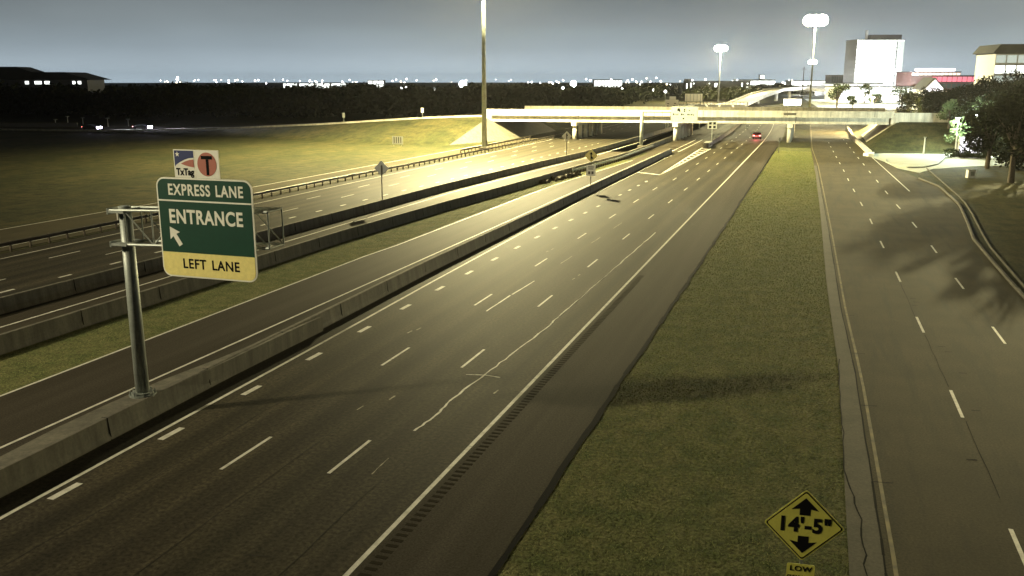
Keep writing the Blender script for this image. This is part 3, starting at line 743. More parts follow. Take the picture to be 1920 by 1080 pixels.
# small utility sign by the kerb on the right
t = empty('utility_box', (20.4, 137.5, 0), R(18), 'small pale utility box on the dark grass right of the kerb', 'utility box')
mb = MB(); mb.box((0, 0, .55), (1.0, .7, 1.1)); mb.build('cabinet', M['wall_white'], t)
mb = MB(); mb.box((0, 0, 1.13), (1.1, .8, .08)); mb.build('lid', M['galv'], t)
mb = MB(); mb.box((.1, -.36, .6), (.5, .02, .6)); mb.build('door', M['galv'], t)

# ------------------------------------------------------------------ gantry signs beyond the bridge
def board(name, n, s, z0, wd, ht, m, label, lines=0, posts=True, group=None):
    t = empty(name, (n + bend(s), s, 0), R(4), label, 'road sign', group)
    pan('panel', -wd / 2, z0, wd / 2, z0 + ht, m, 0, .08, t)
    if lines:
        mb = MB()
        for k in range(lines): mb.box((-wd / 2 + wd * (k + .5) / lines, -.01, z0 + ht / 2), (.12, .02, ht * .92))
        mb.build('rib', M['galv'], t)
    if posts:
        mb = MB(); mb.box((-wd * .4, .2, z0 / 2), (.25, .25, z0)); mb.box((wd * .4, .2, z0 / 2), (.25, .25, z0)); mb.build('post', M['galv'], t)
    return t
board('stacked_sign', -38.6, 258, 5.2, 3.6, 2.7, M['sign_white'], 'tall stacked white sign board beyond the bridge, left of the toll sign', 0)
pan('top_panel', -.7, 7.92, 1.1, 8.8, M['sign_white'], 0, .08, bpy.data.objects['stacked_sign'])
mb = MB()
for (x, z) in ((-1, 6.8), (.9, 6.9), (-1.1, 6.2), (.7, 6.2)): mb.box((x, -.02, z), (.55, .02, .22))
mb.build('print', M['black'], bpy.data.objects['stacked_sign'])
board('overhead_board', -33.0, 262, 7.4, 4.8, 2.1, M['sign_white'], 'wide pale ribbed overhead board above the far side of the bridge', 5)
t = empty('sign_bridge', (-40, 261, 0), R(2), 'long steel truss with hanging pale panels spanning the road beyond the bridge', 'sign gantry')
mb = MB(); mb.box((10, 0, 7.3), (22, .3, .15)); mb.box((10, 0, 6.5), (22, .3, .15))
for k in range(22): mb.box((k * 1.0, 0, 6.9), (.12, .15, .8))
mb.build('truss', M['galv'], t)
mb = MB(); mb.box((-.8, 0, 3.6), (.4, .4, 7.2)); mb.box((21, 0, 3.6), (.4, .4, 7.2)); mb.build('pole', M['galv'], t)
for k in range(4): pan('panel', 6.5 + k * 3.6, 5.0, 9.6 + k * 3.6, 6.5, M['sign_back'], -.2, -.1, t)

# ------------------------------------------------------------------ high mast lights
def mast(n, s, h, power, label, col=SODIUM, light='point', target=None, ang=150, z=0, scale=1.0, blend=1.0):
    t = empty('high_mast_light', (n, s, z), 0, label, 'light mast', 'tall high mast lights')
    mb = MB(); mb.tube([(0, 0, 0), (0, 0, h * .5), (0, 0, h)], [.52, .36, .2], 14); mb.build('pole', M['galv'], t, True)
    mb = MB(); mb.tube([(0, 0, 0), (0, 0, .5)], .95, 16); mb.build('footing', M['concrete'], t)
    mb = MB(); mb.box((.45, 0, 1.3), (.2, .5, 1.0)); mb.build('hatch', M['dark_steel'], t)
    rr = 1.25 * scale
    mb = MB(); N = 24
    mb.tube([(rr * math.cos(2 * math.pi * k / N), rr * math.sin(2 * math.pi * k / N), h - .4) for k in range(N + 1)], .10, 6)
    for k in range(4): a = k * math.pi / 2; mb.tube([(0, 0, h - .2), (rr * math.cos(a), rr * math.sin(a), h - .4)], .07, 6)
    mb.build('ring', M['galv'], t)
    lm = MB(); lm.tube([(0, 0, .85 * scale), (0, 0, .6 * scale), (0, 0, .1 * scale), (0, 0, -.5 * scale), (0, 0, -.9 * scale), (0, 0, -1.1 * scale)], [.2 * scale, .6 * scale, .88 * scale, .88 * scale, .55 * scale, .2 * scale], 12)  # scale swells the lamp bodies to stand in for glare
    first = None
    for k in range(8):
        a = 2 * math.pi * k / 8
        if first is None: first = lm.build('lamp', M['lamp'], t); o = first
        else: o = first.copy(); C.objects.link(o); o.parent = t
        o.location = ((rr + .35) * math.cos(a), (rr + .35) * math.sin(a), h - .5)
    if power:
        if light == 'point': point('lamp_light', (0, 0, h - 3.0), power, col, t, 1.0)
        else: spot('lamp_light', (n, s, h - 3.0), target, power, col, ang, blend, t, 1.0)
    return t
KW = 1000.
mast(-61.0, 164.5, 42, 1600 * KW, 'nearest tall light mast, its lamps above the top of the picture', light='spot', target=(-57, 162, 0), ang=149, blend=.5)
mast(-4.3, 435, 40, 650 * KW, 'tall lit light mast with the largest lamp cluster, behind the bridge at right', scale=2.3)
mast(-59, 571, 33, 700 * KW, 'lit light mast with the second largest lamp cluster, above the bridge centre', scale=1.7)
mast(-15, 1480, 42, 0, 'small far light mast directly right of the largest lamp cluster', scale=2.8)
mast(55, 1480, 42, 0, 'small far light mast just left of the bright white tower', scale=2.8)
mast(-77.6, -11.7, 42, 300 * KW, 'light mast outside the left edge of the picture', light='spot', target=(6, 84, 0), ang=88, col=(1.0, .90, .60))
mast(75, 300, 42, 2300 * KW, 'light mast outside the right edge of the picture', light='spot', target=(15, 82, 0), ang=22)

# ------------------------------------------------------------------ foliage helpers
def leaves(blobs, size, seed, fl=1.0):
    """blobs: array rows (x,y,z,rx,ry,rz,count) -> quads scattered near the shells of the lobes"""
    rng = np.random.default_rng(seed); V = []
    for (x, y, z, rx, ry, rz, cnt) in blobs:
        cnt = int(cnt); d = rng.normal(size=(cnt, 3)); d /= np.linalg.norm(d, axis=1)[:, None]
        r = rng.uniform(.45, 1.08, (cnt, 1)) ** .6
        c = d * r * np.array([rx, ry, rz]) + np.array([x, y, z])
        a = rng.normal(size=(cnt, 3)); a /= np.linalg.norm(a, axis=1)[:, None]
        b = np.cross(a, rng.normal(size=(cnt, 3))); b /= np.linalg.norm(b, axis=1)[:, None] + 1e-9
        sz = size * rng.uniform(.5, 1.3, (cnt, 1)) / 2
        a = a * sz; b = b * sz * fl
        V.append(np.stack([c - a, c - b * .7, c + a, c + b * .7], axis=1))
    return np.concatenate(V).reshape(-1, 3)
def quads_obj(name, V, m, parent=None):
    n = len(V) // 4; me = bpy.data.meshes.new(name)
    me.vertices.add(len(V)); me.vertices.foreach_set('co', V.astype(np.float32).ravel())
    me.loops.add(n * 4); me.loops.foreach_set('vertex_index', np.arange(n * 4, dtype=np.int32))
    me.polygons.add(n); me.polygons.foreach_set('loop_start', np.arange(0, n * 4, 4, dtype=np.int32)); me.polygons.foreach_set('loop_total', np.full(n, 4, dtype=np.int32))
    me.materials.append(m); me.update(calc_edges=True); me.validate()
    o = bpy.data.objects.new(name, me); C.objects.link(o)
    if parent: o.parent = parent
    return o
def view_xy(u, Y): # a spot on the ground, given by its bearing in picture columns and its distance
    d = Y * .9744 + HC * .225; X = (u - 960) / 1680 * d
    return (X * math.cos(A) - Y * math.sin(A), X * math.sin(A) + Y * math.cos(A))
def tree(x, y, h, r, seed, m, label, group, size=.55, dens=1.0, name='tree', z=0):
    rng = random.Random(seed); t = empty(name, (x, y, z), rng.random() * 6, label, 'tree', group)
    mb = MB(); lean = (rng.uniform(-.4, .4), rng.uniform(-.4, .4))
    mb.tube([(0, 0, -.1), (lean[0] * .4, lean[1] * .4, h * .3), (lean[0], lean[1], h * .62)], [.035 * h + .05, .025 * h + .03, .05], 8)
    blobs = []
    nb = rng.randint(7, 11)
    for k in range(nb):
        a = rng.random() * 6.28; rr = r * rng.uniform(.25, .72); zz = h * rng.uniform(.36, .84)
        if k == 0: rr = .1 * r; zz = h * .82
        br = r * rng.uniform(.34, .55)
        p = (rr * math.cos(a), rr * math.sin(a), zz)
        mb.tube([(lean[0] * .5, lean[1] * .5, h * rng.uniform(.25, .4)), (p[0] * .6, p[1] * .6, zz * .85), p], [.018 * h, .01 * h, .02], 5)
        blobs.append((*p, br, br, br * rng.uniform(.6, .85), 130 * dens * rng.uniform(.7, 1.2)))
    mb.build('trunk', M['bark'], t)
    quads_obj('crown', leaves(blobs, size, seed), m, t)
    return t

# ------------------------------------------------------------------ the dark far wood and tree masses
rng = np.random.default_rng(3)
blobs = []
for k in range(2600):
    u = rng.uniform(-140, 1290); Y = 312 + 620 * rng.random() ** 1.5
    if u > 1180: Y = max(Y, 420)
    if u < 180 and Y < 330: Y += 30
    x, y = view_xy(u, Y)
    if y < face_s(x) + 34 and x > -300: 
        if y < 245: continue
    if -76 < x - bend(y) < 48: continue
    h = rng.uniform(7.6, 10.6) + 1.0 * math.sin(u * .021) + .8 * math.sin(u * .057 + 1) + .6 * math.sin(u * .13) + (1.2 if 150 < u < 320 and rng.random() < .3 else 0)
    r = rng.uniform(4.0, 7.0)
    near_ = 1.0 if Y < 400 else .55
    for j in range(3):
        blobs.append((x + rng.uniform(-r, r) * .6, y + rng.uniform(-r, r) * .6, h * rng.uniform(.45, .72), r * .7, r * .7, h * .36, 34 * near_))
V = leaves(blobs, 1.9, 5)
tag(quads_obj('woodland', V, M['leaf_dark']), 'dark far-off wood stretching along the horizon', 'woodland', kind='stuff')
# rough scrub between the bridge and the road beyond, right
blobs = []
for k in range(500):
    u = rng.uniform(1290, 1420); Y = rng.uniform(600, 1100); x, y = view_xy(u, Y); h = rng.uniform(6, 9.5); r = rng.uniform(4, 7)
    blobs.append((x, y, h * .55, r, r, h * .45, 40))
for k in range(260):
    u = rng.uniform(1420, 1570); Y = rng.uniform(900, 1400); x, y = view_xy(u, Y); h = rng.uniform(6, 9.5); r = rng.uniform(4, 7)
    blobs.append((x, y, h * .55, r, r, h * .45, 40))
tag(quads_obj('scrub', leaves(blobs, 2.2, 9), M['leaf_dark']), 'dark scrub beyond the bridge', 'woodland', kind='stuff')
# right hand thicket: individual trees
spots = []
rr = random.Random(11)
desc = ['broad dark tree', 'rounded dark tree', 'tall narrow dark tree', 'low spreading dark tree', 'ragged dark tree']
k = 0
_o = ('leftmost', 'second from left', 'third from left', 'fourth from left', 'fifth from left', 'sixth from left')
TL = ['front dark tree of the right thicket, trunk nearest the driveway', 'front dark tree at the right picture edge, beside the frontage verge', 'low front dark tree close behind the driveway mouth', 'dark tree directly behind the front tree of the right thicket', 'small dark tree beside the floodlit pale trees', 'dark tree rising behind the lit notice board', 'tall dark tree at the right picture edge, behind the front ones']
TL += ['dark tree in the middle row of the right thicket, ' + q for q in _o[:5]]
TL += ['dark tree in the back row on the embankment, ' + q for q in ('second from left', 'fourth from left', 'fifth from left', 'sixth from left', 'rightmost', 'leftmost', 'third from left')]
TL += ['smallest dark tree at the right picture edge', 'dark tree leaning in from beyond the right picture edge', 'dark tree of the right thicket just below the white hotel-like building']
for (u, Y, h, r) in ((1895, 118, 11.5, 5), (1930, 128, 13, 5.5), (1850, 138, 9.5, 4.6), (1900, 150, 12.5, 5.5), (1815, 178, 8.5, 4.5), (1860, 172, 11.5, 5.2), (1930, 170, 14.5, 6), (1760, 205, 8.5, 5), (1800, 208, 10.5, 5), (1845, 205, 12.5, 5.5), (1890, 200, 14, 6), (1935, 210, 15, 6),
                     (1725, 232, 8.5, 4.5), (1770, 240, 11, 5.2), (1810, 245, 12.5, 5.5), (1850, 250, 14, 6), (1900, 250, 15, 6.5), (1700, 262, 10, 4.5), (1745, 275, 12, 5), (1925, 148, 9, 4.5), (1965, 120, 12, 5.5), (1880, 228, 13, 5.5)):
    x, y = view_xy(u, Y)
    z = ground_z(x, y)
    hh = h - z * .7
    tree(x, y, hh, r, 100 + k, M['leaf_dark'], TL[k], 'dark trees in the right hand thicket', .46, 2.6, 'roadside_tree', z); k += 1
# trees off to the right whose crowns throw the shadows on the frontage road
tree(29.5, 126, 11.5, 6.0, 301, M['leaf'], 'leafy tree at the right edge of the picture beyond the kerb', None, .6, 2.6, 'roadside_tree')
tree(31, 100, 11, 5.0, 302, M['leaf'], 'leafy tree outside the right edge of the picture, nearest the camera', None, .6, 2.6, 'roadside_tree')
# pale lit trees by the driveway
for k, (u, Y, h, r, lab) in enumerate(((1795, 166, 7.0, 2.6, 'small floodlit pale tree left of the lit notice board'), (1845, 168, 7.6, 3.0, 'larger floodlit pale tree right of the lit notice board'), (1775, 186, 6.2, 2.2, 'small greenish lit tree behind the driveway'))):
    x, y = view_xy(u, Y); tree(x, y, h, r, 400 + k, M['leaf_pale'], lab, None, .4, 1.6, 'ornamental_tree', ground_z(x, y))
# trees in front of the bright lot beyond the bridge
for k, (u, Y, h, r, lab) in enumerate(((1568, 420, 13.0, 5.0, 'rounded grey tree left of the bright lot'), (1640, 470, 7.0, 3.2, 'small dark tree at the left of the bright lot'), (1598, 455, 6.0, 2.6, 'smallest tree on the left edge of the bright lot'), (1690, 480, 10.0, 6.5, 'broad spreading tree in the middle of the bright lot'), (1722, 465, 8.5, 4.5, 'tree at the right of the bright lot'), (1620, 560, 12, 4, 'pale green tree behind the bright lot'))):
    x, y = view_xy(u, Y); tree(x, y, h, r, 500 + k, M['leaf'], lab, None, .9, 1.2, 'tree')
blobs = []
rg = np.random.default_rng(21)
for k in range(260):
    u = rg.uniform(1735, 1990); Y = rg.uniform(262, 420); x, y = view_xy(u, Y); h = 9 + (u - 1735) / 255 * 6.5 * (Y / 330); r = rg.uniform(3, 5)
    blobs.append((x, y, h * .55, r, r, h * .42, 60))
tag(quads_obj('thicket', leaves(blobs, 1.3, 22), M['leaf_dark']), 'dense dark thicket on the rise at right', 'woodland', kind='stuff')
blobs = []
for k in range(260):
    u = rg.uniform(1745, 2050); Y = rg.uniform(135, 215)
    if u < 1745 + (215 - Y) * 1.7: continue
    x, y = view_xy(u, Y)
    if x < 25: continue
    h = rg.uniform(2, 5.5); r = rg.uniform(1.6, 3)
    blobs.append((x, y, h * .5 + ground_z(x, y), r, r, h * .5, 90))
tag(quads_obj('undergrowth', leaves(blobs, .6, 23), M['leaf_dark']), 'dark undergrowth below the trees at right', 'shrubs', kind='stuff')

# ------------------------------------------------------------------ grass blades
def blades(n0, n1, s0, s1, cnt, h, seed, wd=.02, fl=None, fr=None, bias=1.6):
    rg = np.random.default_rng(seed)
    s = s0 + (s1 - s0) * rg.random(cnt) ** bias
    lo = np.array([fl(float(q)) for q in s]) if fl else np.full(cnt, n0); hi = np.array([fr(float(q)) for q in s]) if fr else np.full(cnt, n1)
    n = lo + (hi - lo) * rg.random(cnt)
    sc_ = (1 + (s - s0) / 70)[:, None]
    ang = rg.random(cnt) * 6.28; hh = (h * rg.uniform(.35, 1.1, cnt))[:, None]
    base = np.stack([n, s, np.full(cnt, -.06)], 1); d = np.stack([np.cos(ang), np.sin(ang), np.zeros(cnt)], 1) * wd * sc_
    ln = np.stack([rg.normal(size=cnt) * .5, rg.normal(size=cnt) * .5, np.ones(cnt)], 1) * hh
    V = np.stack([base - d, base + d, base + d * .4 + ln, base - d * .4 + ln], 1).reshape(-1, 3)
    return V
mk = MB(); ribbon(mk, -40, 190, -7.6, lambda s: frL(s) + .02, -.03, 4, False)
tag(mk.build('median_grass', M['grass_med']), kind='structure')
V = np.concatenate([blades(0, 0, 12, 180, 170000, .065, 31, .016, lambda s: -7.62 - .12 * math.sin(s * 1.3) - .1 * math.sin(s * 3.7), lambda s: frL(s) + .08 * math.sin(s * 1.9) + .06 * math.sin(s * 5.1), 2.3)])
tag(quads_obj('grass', V, M['blade']), 'green and straw coloured grass covering the median', 'grass', kind='stuff')
mk = MB(); ribbon(mk, -40, 150, lambda s: barr2(s), lambda s: grassL(s) + .02, -.02, 4, False)
tag(mk.build('verge_grass', M['grass_med']), kind='structure')
V = blades(0, 0, 20, 125, 40000, .06, 33, .022, lambda s: barr2(s) + .5, lambda s: grassL(s) - .1, 1.3)
tag(quads_obj('verge_blades', V, M['blade']), 'short grass on the strip before the middle barrier', 'grass', kind='stuff')

# ------------------------------------------------------------------ vehicles
def car(x, y, z, rz, label, body, head=True, tail=True, scale=1.0):
    t = empty('car', (x, y, z), rz, label, 'car', 'cars on the roads')
    # local: +y forward
    prof = [(-2.3, .35), (-2.35, .75), (-2.2, 1.0), (-1.5, 1.05), (-.9, 1.45), (.4, 1.48), (1.15, 1.05), (2.1, .88), (2.35, .6), (2.3, .35)]
    mb = MB(); mb.prism(prof, 'x', -.88, .88); b = mb.build('body', body, t)
    bv = b.modifiers.new('bevel', 'BEVEL'); bv.width = .08; bv.segments = 2
    mb = MB(); gl = [(-1.35, 1.08), (-.86, 1.40), (.36, 1.43), (1.0, 1.08)]
    mb.prism(gl, 'x', -.892, .892); mb.build('window', M['glass'], t)
    for sx in (-.8, .8):
        for sy in (-1.45, 1.45):
            mb = MB(); mb.tube([(sx - .11, sy, .33), (sx + .11, sy, .33)], .33, 14); mb.build('wheel', M['rubber'], t)
        if head: mb = MB(); mb.box((sx * .70, 2.33, .72), (.60, .16, .42)); mb.build('headlight', M['head'], t)
        if tail: mb = MB(); mb.box((sx * .8, -2.36, .82), (.36, .1, .2)); mb.build('tail_light', M['tail'], t)
    return t
def road_z(n): return zc(n) + .12
th = math.atan(.078) + R(0)
for (n, lab) in ((-183.5, 'left of two dark cars with bluish headlights on the distant cross street'), (-168.0, 'right of two dark cars with bluish headlights on the distant cross street')):
    s_ = face_s(n) + 6
    c = car(n, s_, road_z(n), R(-90) + th, lab, M['car_dark'])
    for k in (-1, 1):
        spot('beam', (n + 2.6, s_ + k * .6, road_z(n) + .7), (n + 30, face_s(n + 30) + 3.2, road_z(n + 30)), 90000, (.86, .88, 1.0), 30, .6, None, .08)
c = car(-13.2, 217, 0, R(2), 'dark car with glowing red tail lights passing under the bridge', M['car_red'], head=False)
point('tail_glow', (-13.2, 213.6, .9), 500, (1, .25, .2), None, .3)
spot('beam', (-13.2, 220, .8), (-13.6, 240, 0), 5000, (1, .95, .85), 60, .6, None, .1)

# ------------------------------------------------------------------ driveway lamps, lit board
def lamp_post(x, y, h, power, label, col, m, group=None, head=.5, z=0):
    t = empty('lamp_post', (x, y, z), 0, label, 'street lamp', group)
    mb = MB(); mb.tube([(0, 0, 0), (0, 0, h)], [.12, .08], 8); mb.build('pole', M['wall_white'], t)
    mb = MB(); mb.box((0, 0, h + .12), (head * 1.4, head, .12)); mb.build('lamp_head', M['galv'], t)
    mb = MB(); mb.box((0, 0, h + .02), (head * 1.2, head * .8, .07)); mb.build('lamp', m, t)
    if power: point('lamp_light', (0, 0, h - .4), power, col, t, .25)
    return t
x, y = view_xy(1790, 162); lamp_post(x, y, 6.6, 26 * KW, 'white lamp post at the left of the lit driveway entrance', COOL, M['lamp_cool'], head=.8)
x, y = view_xy(1824, 168); lamp_post(x, y, 6.9, 26 * KW, 'white lamp post right behind the lit notice board', COOL, M['lamp_cool'], head=.8)
x, y = view_xy(1731, 161); lamp_post(x, y, 3.2, .0, 'short thin white post on the far edge of the driveway', COOL, M['wall_white'], head=.3)
x, y = view_xy(1818, 158); t = empty('notice_board', (x, y, 0), R(14), 'glowing white notice board beside the driveway, half hidden by shrubs', 'sign board')
pan('panel', -2.0, .6, 1.9, 3.6, M['wall_white'], 0, .35, t); pan('lit_face', -1.85, .75, 1.75, 3.45, M['lit_panel'], -.03, -.002, t)
mb = MB(); mb.box((0, .2, .3), (3.4, .5, .6)); mb.build('plinth', M['concrete'], t)
for k, (u, Y, w_) in enumerate(((1832, 155, 1.6), (1803, 157, 1.2), (1781, 157, 1.4))):
    x, y = view_xy(u, Y); t = empty('shrub', (x, y, 0), 0, ['ragged dark shrub in front of the notice board, right', 'small dark shrub under the notice board', 'low shrub at the corner of the driveway'][k], 'shrub')
    mb = MB(); mb.tube([(0, 0, 0), (0, 0, w_ * .7)], [.06, .03], 5); mb.build('stem', M['bark'], t)
    quads_obj('foliage', leaves([(0, 0, w_ * .65, w_, w_, w_ * .6, 260), (.8, .3, w_ * .5, w_ * .7, w_ * .7, w_ * .5, 160)], .32, 600 + k), M['leaf'], t)

# lamp beyond the bridge that lights the frontage road there
lamp_post(12.5, 248, 9, 160 * KW, 'street lamp hidden behind the right end of the bridge', (1, .8, .38), M['lamp'], head=.8)

# ------------------------------------------------------------------ the bright lot, buildings and the skyline
mk = MB()
P = [view_xy(u, Y) for u, Y in ((1540, 430), (1745, 430), (1790, 560), (1830, 800), (1500, 800))]
mk.prism(P, 'z', -.04, .02); tag(mk.build('car_park', M['drive']), kind='structure')
_cp = ('front row, left', 'front row, middle', 'front row, right', 'second row, middle', 'second row, left', 'second row, right', 'back row, left', 'farthest back, by the second flyover', 'back row, right')
for k, (u, Y, pw) in enumerate(((1600, 470, 60), (1660, 500, 90), (1715, 480, 60), (1640, 600, 90), (1580, 640, 70), (1700, 620, 90), (1545, 760, 60), (1500, 880, 40), (1620, 760, 60))):
    x, y = view_xy(u, Y); lamp_post(x, y, 8.5, 2.5 * pw * KW, 'white lamp of the floodlit car park, ' + _cp[k], (.93, .97, 1.0), M['lamp_far'], 'white lamps of the car park', 2.0)
def at(u, Y): return view_xy(u, Y)
def building(name, u, Y, wd, dp, ht, m, label, rz=0, floors=0, bays=0, win=None, roof=True, z=0, cat='building', group=None):
    x, y = at(u, Y); t = empty(name, (x, y, z), A + rz, label, cat, group)
    mb = MB(); mb.box((0, dp / 2, ht / 2), (wd, dp, ht)); mb.build('wall', m, t)
    if roof: mb = MB(); mb.box((0, dp / 2, ht + .25), (wd + .8, dp + .8, .5)); mb.build('roof', M['roof'], t)
    if floors:
        first = None
        fh = ht / floors
        for k in range(floors):
            mb = MB()
            for j in range(bays):
                cx = -wd / 2 + wd * (j + .5) / bays
                mb.box((cx, -.03, fh * (k + .52)), (wd / bays * .86, .08, fh * .74))
            mb.build('window', win if not isinstance(win, list) else win[k % len(win)], t)
    return t
# bright tower
t = building('office_tower', 1643, 900, 46, 30, 52, M['wall_white'], 'tall floodlit white tower, brightest building on the skyline', 0, 14, 12, M['lit_glass_and_wall'], True)  # window glow stands in for lamplight falling on the whole front
mb = MB()
mb.box((16, -.12, 26), (.9, .2, 50)); mb.build('fin', M['wall_grey'], t)
mb = MB(); mb.box((19.7, -.09, 26), (6.2, .12, 50)); mb.build('side_window', M['lit_dim'], t)
mb = MB(); mb.box((7, 12, 54.5), (30, 14, 5)); mb.build('penthouse', M['wall_grey'], t)
mb = MB(); mb.tube([(-13, 4, 52), (-13, 4, 61)], 1.3, 10); mb.build('flue', M['wall_white'], t)
for k, xx in enumerate((-14, 0, 12)):
    x, y = view_xy(1643, 868); point('flood_light', (x + xx * math.cos(A), y + xx * math.sin(A), 10), 70 * KW, (.9, .96, 1.0), None, 1.5)
building('low_building', 1588, 1000, 36, 20, 19, M['wall_grey'], 'long low grey building left of the bright tower', 0, 2, 14, M['glass'])
building('hall', 1600, 850, 55, 25, 11, M['wall_white'], 'white lit hall at the foot of the tower', 0, 1, 9, M['lit_glass_and_wall'])
building('hall', 1520, 1150, 50, 25, 13.5, M['wall_white'], 'white lit hall left of the low grey building', 0, 2, 10, M['lit_glass_and_wall'])
t = building('car_park_building', 1750, 640, 34, 25, 19, M['wall_brick'], 'reddish parking building with a white glowing top floor, right of the tower', 0, 5, 12, [M['wall_grey'], M['lit_dim'], M['wall_grey'], M['lit_red'], M['lit_warm']])
mb = MB(); mb.box((-1, 0, 20.6), (28, .5, 1.8)); mb.build('light_strip', M['lit_panel'], t)
t = building('brick_building', 1785, 560, 30, 22, 16, M['wall_brick'], 'dark red brick building with a few lit windows, right of the parking building', .15, 4, 9, [M['glass'], M['lit_warm'], M['glass'], M['lit_red']])
t = building('white_hall', 1667, 560, 62, 25, 9.5, M['wall_white'], 'low white building standing in the floodlit car park', 0, 1, 10, M['lit_glass_and_wall'])
# gabled white house
x, y = at(1748, 420); t = empty('gabled_house', (x, y, 0), A, 'small white gabled house front shining above the trees', 'house')
mb = MB(); mb.prism([(-4.3, 0), (4.3, 0), (4.3, 9.6), (0, 14.0), (-4.3, 9.6)], 'y', 0, 12); mb.build('wall', M['wall_white'], t)
mb = MB(); mb.prism([(-4.8, 9.2), (0, 14.1), (4.8, 9.2), (4.8, 9.6), (0, 14.6), (-4.8, 9.6)], 'y', .2, 12.4); mb.build('roof', M['roof'], t)
mb = MB(); mb.prism([(-4.0, 9.5), (0, 13.5), (4.0, 9.5), (3.9, 8.4), (-3.9, 8.4)], 'y', -.06, -.01); mb.build('glowing_gable', M['lit_panel'], t)  # light on the gable is put in as glow of its face
# right white building
t = building('hotel_building', 1905, 350, 20, 18, 23, M['wall_white'], 'white building with a dark overhanging roof at the right edge', -.1, 6, 5, [M['lit_glass_and_wall'], M['lit_dim']])  # glowing window panels stand in for a white front under light
mb = MB(); mb.prism([(-11.5, 0), (11.5, 0), (9, 3.2), (-9, 3.2)], 'y', -1.2, 19); mb.v = [(a, b, c + 23.4) for a, b, c in mb.v]; mb.build('hip_roof', M['roof'], t)
# dark block left of the second mast
t = building('dark_block', 1347, 760, 52, 18, 12.7, M['roof'], 'long dark flat building on the skyline above the bridge centre', 0, 0, 0)
mb = MB(); mb.box((-25.5, 3, 13.5), (5, 5, 2.4)); mb.build('stair_tower', M['roof'], t)
mb = MB()
for (x_, z_, a_, b_) in ((-26.6, 9, .9, 4), (-23.2, 9, .9, 5), (-21, 11, .8, 1), (-8, 11, .8, .8), (-2.5, 9.5, 2.2, 3.6), (19, 9, 1, 5), (23.5, 11, 1, 1), (23.5, 7.5, 1.7, 2)): mb.box((x_, -.1, z_), (a_, .1, b_))
mb.build('window', M['lit_glass_and_wall'], t)
# roofed building at far left
x, y = at(40, 420); t = empty('pavilion_building', (x, y, 0), A + .05, 'low dark building with stepped hip roof and lit windows at far left', 'building')
mb = MB(); mb.box((0, 10, 7), (62, 20, 14)); mb.build('wall', M['wall_grey'], t)
mb = MB(); mb.prism([(-36, 13.6), (34, 13.6), (22, 17.0), (-36, 17.0)], 'y', -3, 22); mb.build('roof', M['roof'], t)
mb = MB(); mb.prism([(-30, 17), (6, 17), (-1, 19.4), (-30, 19.4)], 'y', 2, 16); mb.build('upper_roof', M['roof'], t)
mb = MB()
for (x_, a_) in ((-14, 1.0), (-10, .5), (9, 3.0), (13, 2.2), (25, 1.2), (27.5, 1.4), (4, 1.6)): mb.box((x_, -.06, 12.3), (a_, .1, 1.3))
mb.build('window', M['lit_glass_and_wall'], t)
# long white warehouse on the skyline
building('warehouse', 590, 1500, 105, 30, 9.8, M['wall_white'], 'long white warehouse shining over the wood at left', 0, 1, 4, M['lit_glass_and_wall'])  # wide window panels glow in place of a lit white wall
building('warehouse', 705, 1500, 26, 20, 14, M['wall_white'], 'small bright building just right of the long warehouse', 0, 2, 3, M['lit_glass_and_wall'])
building('warehouse', 1140, 1700, 52, 30, 15.5, M['wall_white'], 'pale building on the horizon left of the dark block', 0, 1, 8, M['lit_glass_and_wall'])
building('far_tower', 1428, 1700, 9, 9, 24, M['wall_white'], 'slim small lit tower on the skyline left of the largest light', 0, 3, 1, [M['lit_glass_and_wall'], M['lit_red']])
building('far_hall', 1415, 1400, 60, 20, 15, M['wall_white'], 'wide glowing building low on the skyline left of the largest light', 0, 1, 7, M['lit_glass_and_wall'])
# horizon lamps
rg = random.Random(5)
fl = None
def far_lamp(u, v, Y, size, m, lab, grp):
    x, y = at(u, Y); d = Y * .9744; z = HC + (152 - v) / 1680 * Y * 1.03
    t = empty('distant_lamp', (x, y, 0), 0, lab, 'street lamp', grp)
    mb = MB(); mb.tube([(0, 0, 0), (0, 0, z)], .12, 5); mb.build('pole', M['galv'], t)
    mb = MB(); s_ = size / 2; mb.tube([(0, 0, z - s_), (0, 0, z - s_ * .5), (0, 0, z + s_ * .4), (0, 0, z + s_)], [s_ * .5, s_, s_, s_ * .4], 8); mb.build('lamp', m, t)
LL = 'small white light burning on the distant horizon'; GG = 'small lights along the horizon'
for k in range(120):
    u = rg.uniform(300, 1500); Y = rg.uniform(1000, 2200); v_ = rg.gauss(152.5, 3)
    v_ = min(max(v_, 145), 158)
    far_lamp(u, v_, Y, rg.uniform(1.0, 2.6) * (Y / 1500), M['lamp_far'] if rg.random() < .8 else M['lamp_far_warm'], LL, GG)
for (u, v_, Y) in ((753, 166, 700), (762, 164, 700), (815, 166, 690), (752, 165, 720), (1098, 168, 640), (1034, 165, 640), (1055, 164, 640), (1008, 165, 640), (1247, 170, 620), (1224, 168, 640), (1166, 166, 660), (42, 158, 520), (95, 160, 520), (118, 158, 520)):
    far_lamp(u, v_, Y, 1.7 * Y / 650, M['lamp_far'], 'small white lamp standing among the tops of the dark wood', 'small lamps among the dark wood')
for (u, v_, Y, sz, lab) in ((868, 158, 1300, 11, 'large glaring white floodlight on the horizon left of the tall near mast'), (1075, 157, 1300, 8.5, 'large glaring bluish floodlight on the horizon right of the tall near mast'), (1395, 159, 1300, 8, 'bright white floodlight on the horizon right of the dark block'), (1408, 158, 1500, 6, 'second bright floodlight beside the wide glowing building')):
    far_lamp(u, v_, Y, sz, M['lamp_cool'], lab, None)
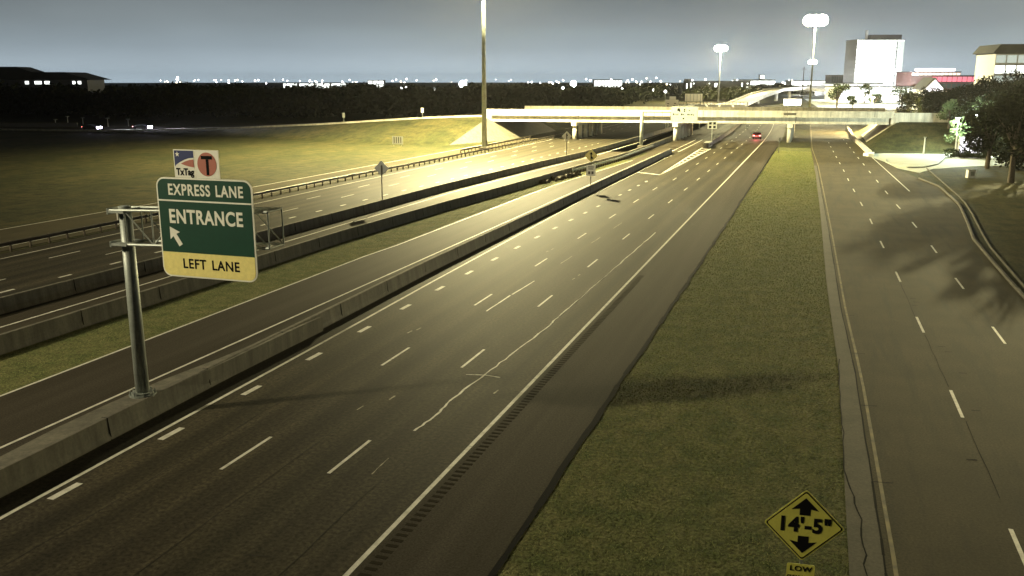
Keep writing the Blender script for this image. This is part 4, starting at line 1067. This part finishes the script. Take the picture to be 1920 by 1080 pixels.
# faint small posts along the far left road
for k, (u, Y) in enumerate(((105, 268), (128, 275), (156, 280), (203, 262), (241, 270))):
    x, y = at(u, Y); lamp_post(x, y, 1.9 + (k % 2) * .6, 0, 'small pale bollard light beside the road at far left', COOL, M['sign_back'], 'small bollard lights at far left', .7)
# low wall at far left
x, y = at(60, 262); t = empty('garden_wall', (x, y, 0), A + .02, 'low brownish wall along the road at far left', 'wall')
mb = MB(); mb.box((0, 0, .6), (26, .4, 1.2)); mb.build('wall', M['wall_grey'], t); mb = MB(); mb.box((0, 0, 1.25), (26.2, .6, .12)); mb.build('coping', M['concrete'], t)

# ------------------------------------------------------------------ flyovers beyond the bridge at right
def flyover(pts, wd, label, m=M['bridge_concrete']):
    P = [(*view_xy(u, Y), z) for u, Y, z in pts]
    t = empty('flyover', P[0], 0, label, 'bridge', None); ox, oy, oz = P[0]
    mb = MB(); path = []
    for i, p in enumerate(P):
        a = P[max(i - 1, 0)]; b = P[min(i + 1, len(P) - 1)]; d = Vector((b[0] - a[0], b[1] - a[1])).normalized()
        path.append((p[0] - ox, p[1] - oy, p[2] - oz, d.y, -d.x))
    h = wd / 2
    mb.extrude([(-h, -1.2), (-h, .9), (-h + .4, .9), (-h + .4, 0), (h - .4, 0), (h - .4, .9), (h, .9), (h, -1.2)], path); mb.build('deck', m, t)
    for i in range(1, len(P) - 1):
        if P[i][2] > 3:
            mb = MB(); mb.tube([(P[i][0] - ox, P[i][1] - oy, -oz), (P[i][0] - ox, P[i][1] - oy, P[i][2] - oz - 1.2)], 1.1, 10); mb.build('pier', m, t)
flyover([(1345, 420, .6), (1385, 470, 2.0), (1420, 540, 5.0), (1455, 620, 7.5), (1520, 720, 8.5), (1600, 820, 8.5)], 10, 'curving pale flyover ramp climbing to the right beyond the bridge')
flyover([(1400, 760, 5.5), (1480, 700, 7.0), (1560, 660, 6.5), (1640, 640, 5.5)], 11, 'second flyover crossing behind the large light mast, reddish in the lamp light')
for (u, Y, wd) in ((1485, 440, 12),):
    x, y = at(u, Y); t = empty('billboard', (x, y, 0), A, 'glowing white billboard standing behind the bridge below the largest light', 'billboard')
    pan('panel', -4.3, 1.6, 4.3, 4.6, M['wall_white'], 0, .3, t); pan('lit_face', -4.2, 1.7, 4.2, 4.5, M['lit_panel'], -.04, -.003, t)
    mb = MB(); mb.box((-2, .2, .8), (.3, .3, 1.6)); mb.box((2, .2, .8), (.3, .3, 1.6)); mb.build('post', M['galv'], t)
x, y = at(1501, 330); t = empty('utility_pole', (x, y, 0), 0, 'thin dark utility pole standing right of the glowing billboard', 'pole')
mb = MB(); mb.tube([(0, 0, 0), (0, 0, 18.0)], [.2, .12], 8); mb.build('pole', M['dark_steel'], t); mb = MB(); mb.box((0, 0, 17.2), (1.6, .12, .12), A); mb.build('crossarm', M['dark_steel'], t)

# ------------------------------------------------------------------ thin haze volume, added to give the lamps halos
if True:
    hz = bpy.data.materials.new('haze'); hz.use_nodes = True; n_ = hz.node_tree; n_.nodes.clear()
    ho = n_.nodes.new('ShaderNodeOutputMaterial'); pv = n_.nodes.new('ShaderNodeVolumePrincipled')
    pv.inputs['Color'].default_value = (.95, .95, .95, 1); pv.inputs['Density'].default_value = .00005; pv.inputs['Anisotropy'].default_value = .7
    n_.links.new(pv.outputs[0], ho.inputs['Volume'])
    mb = MB(); mb.box((0, 3900, 35), (10400, 8300, 78)); o = mb.build('haze', hz); tag(o, kind='stuff')
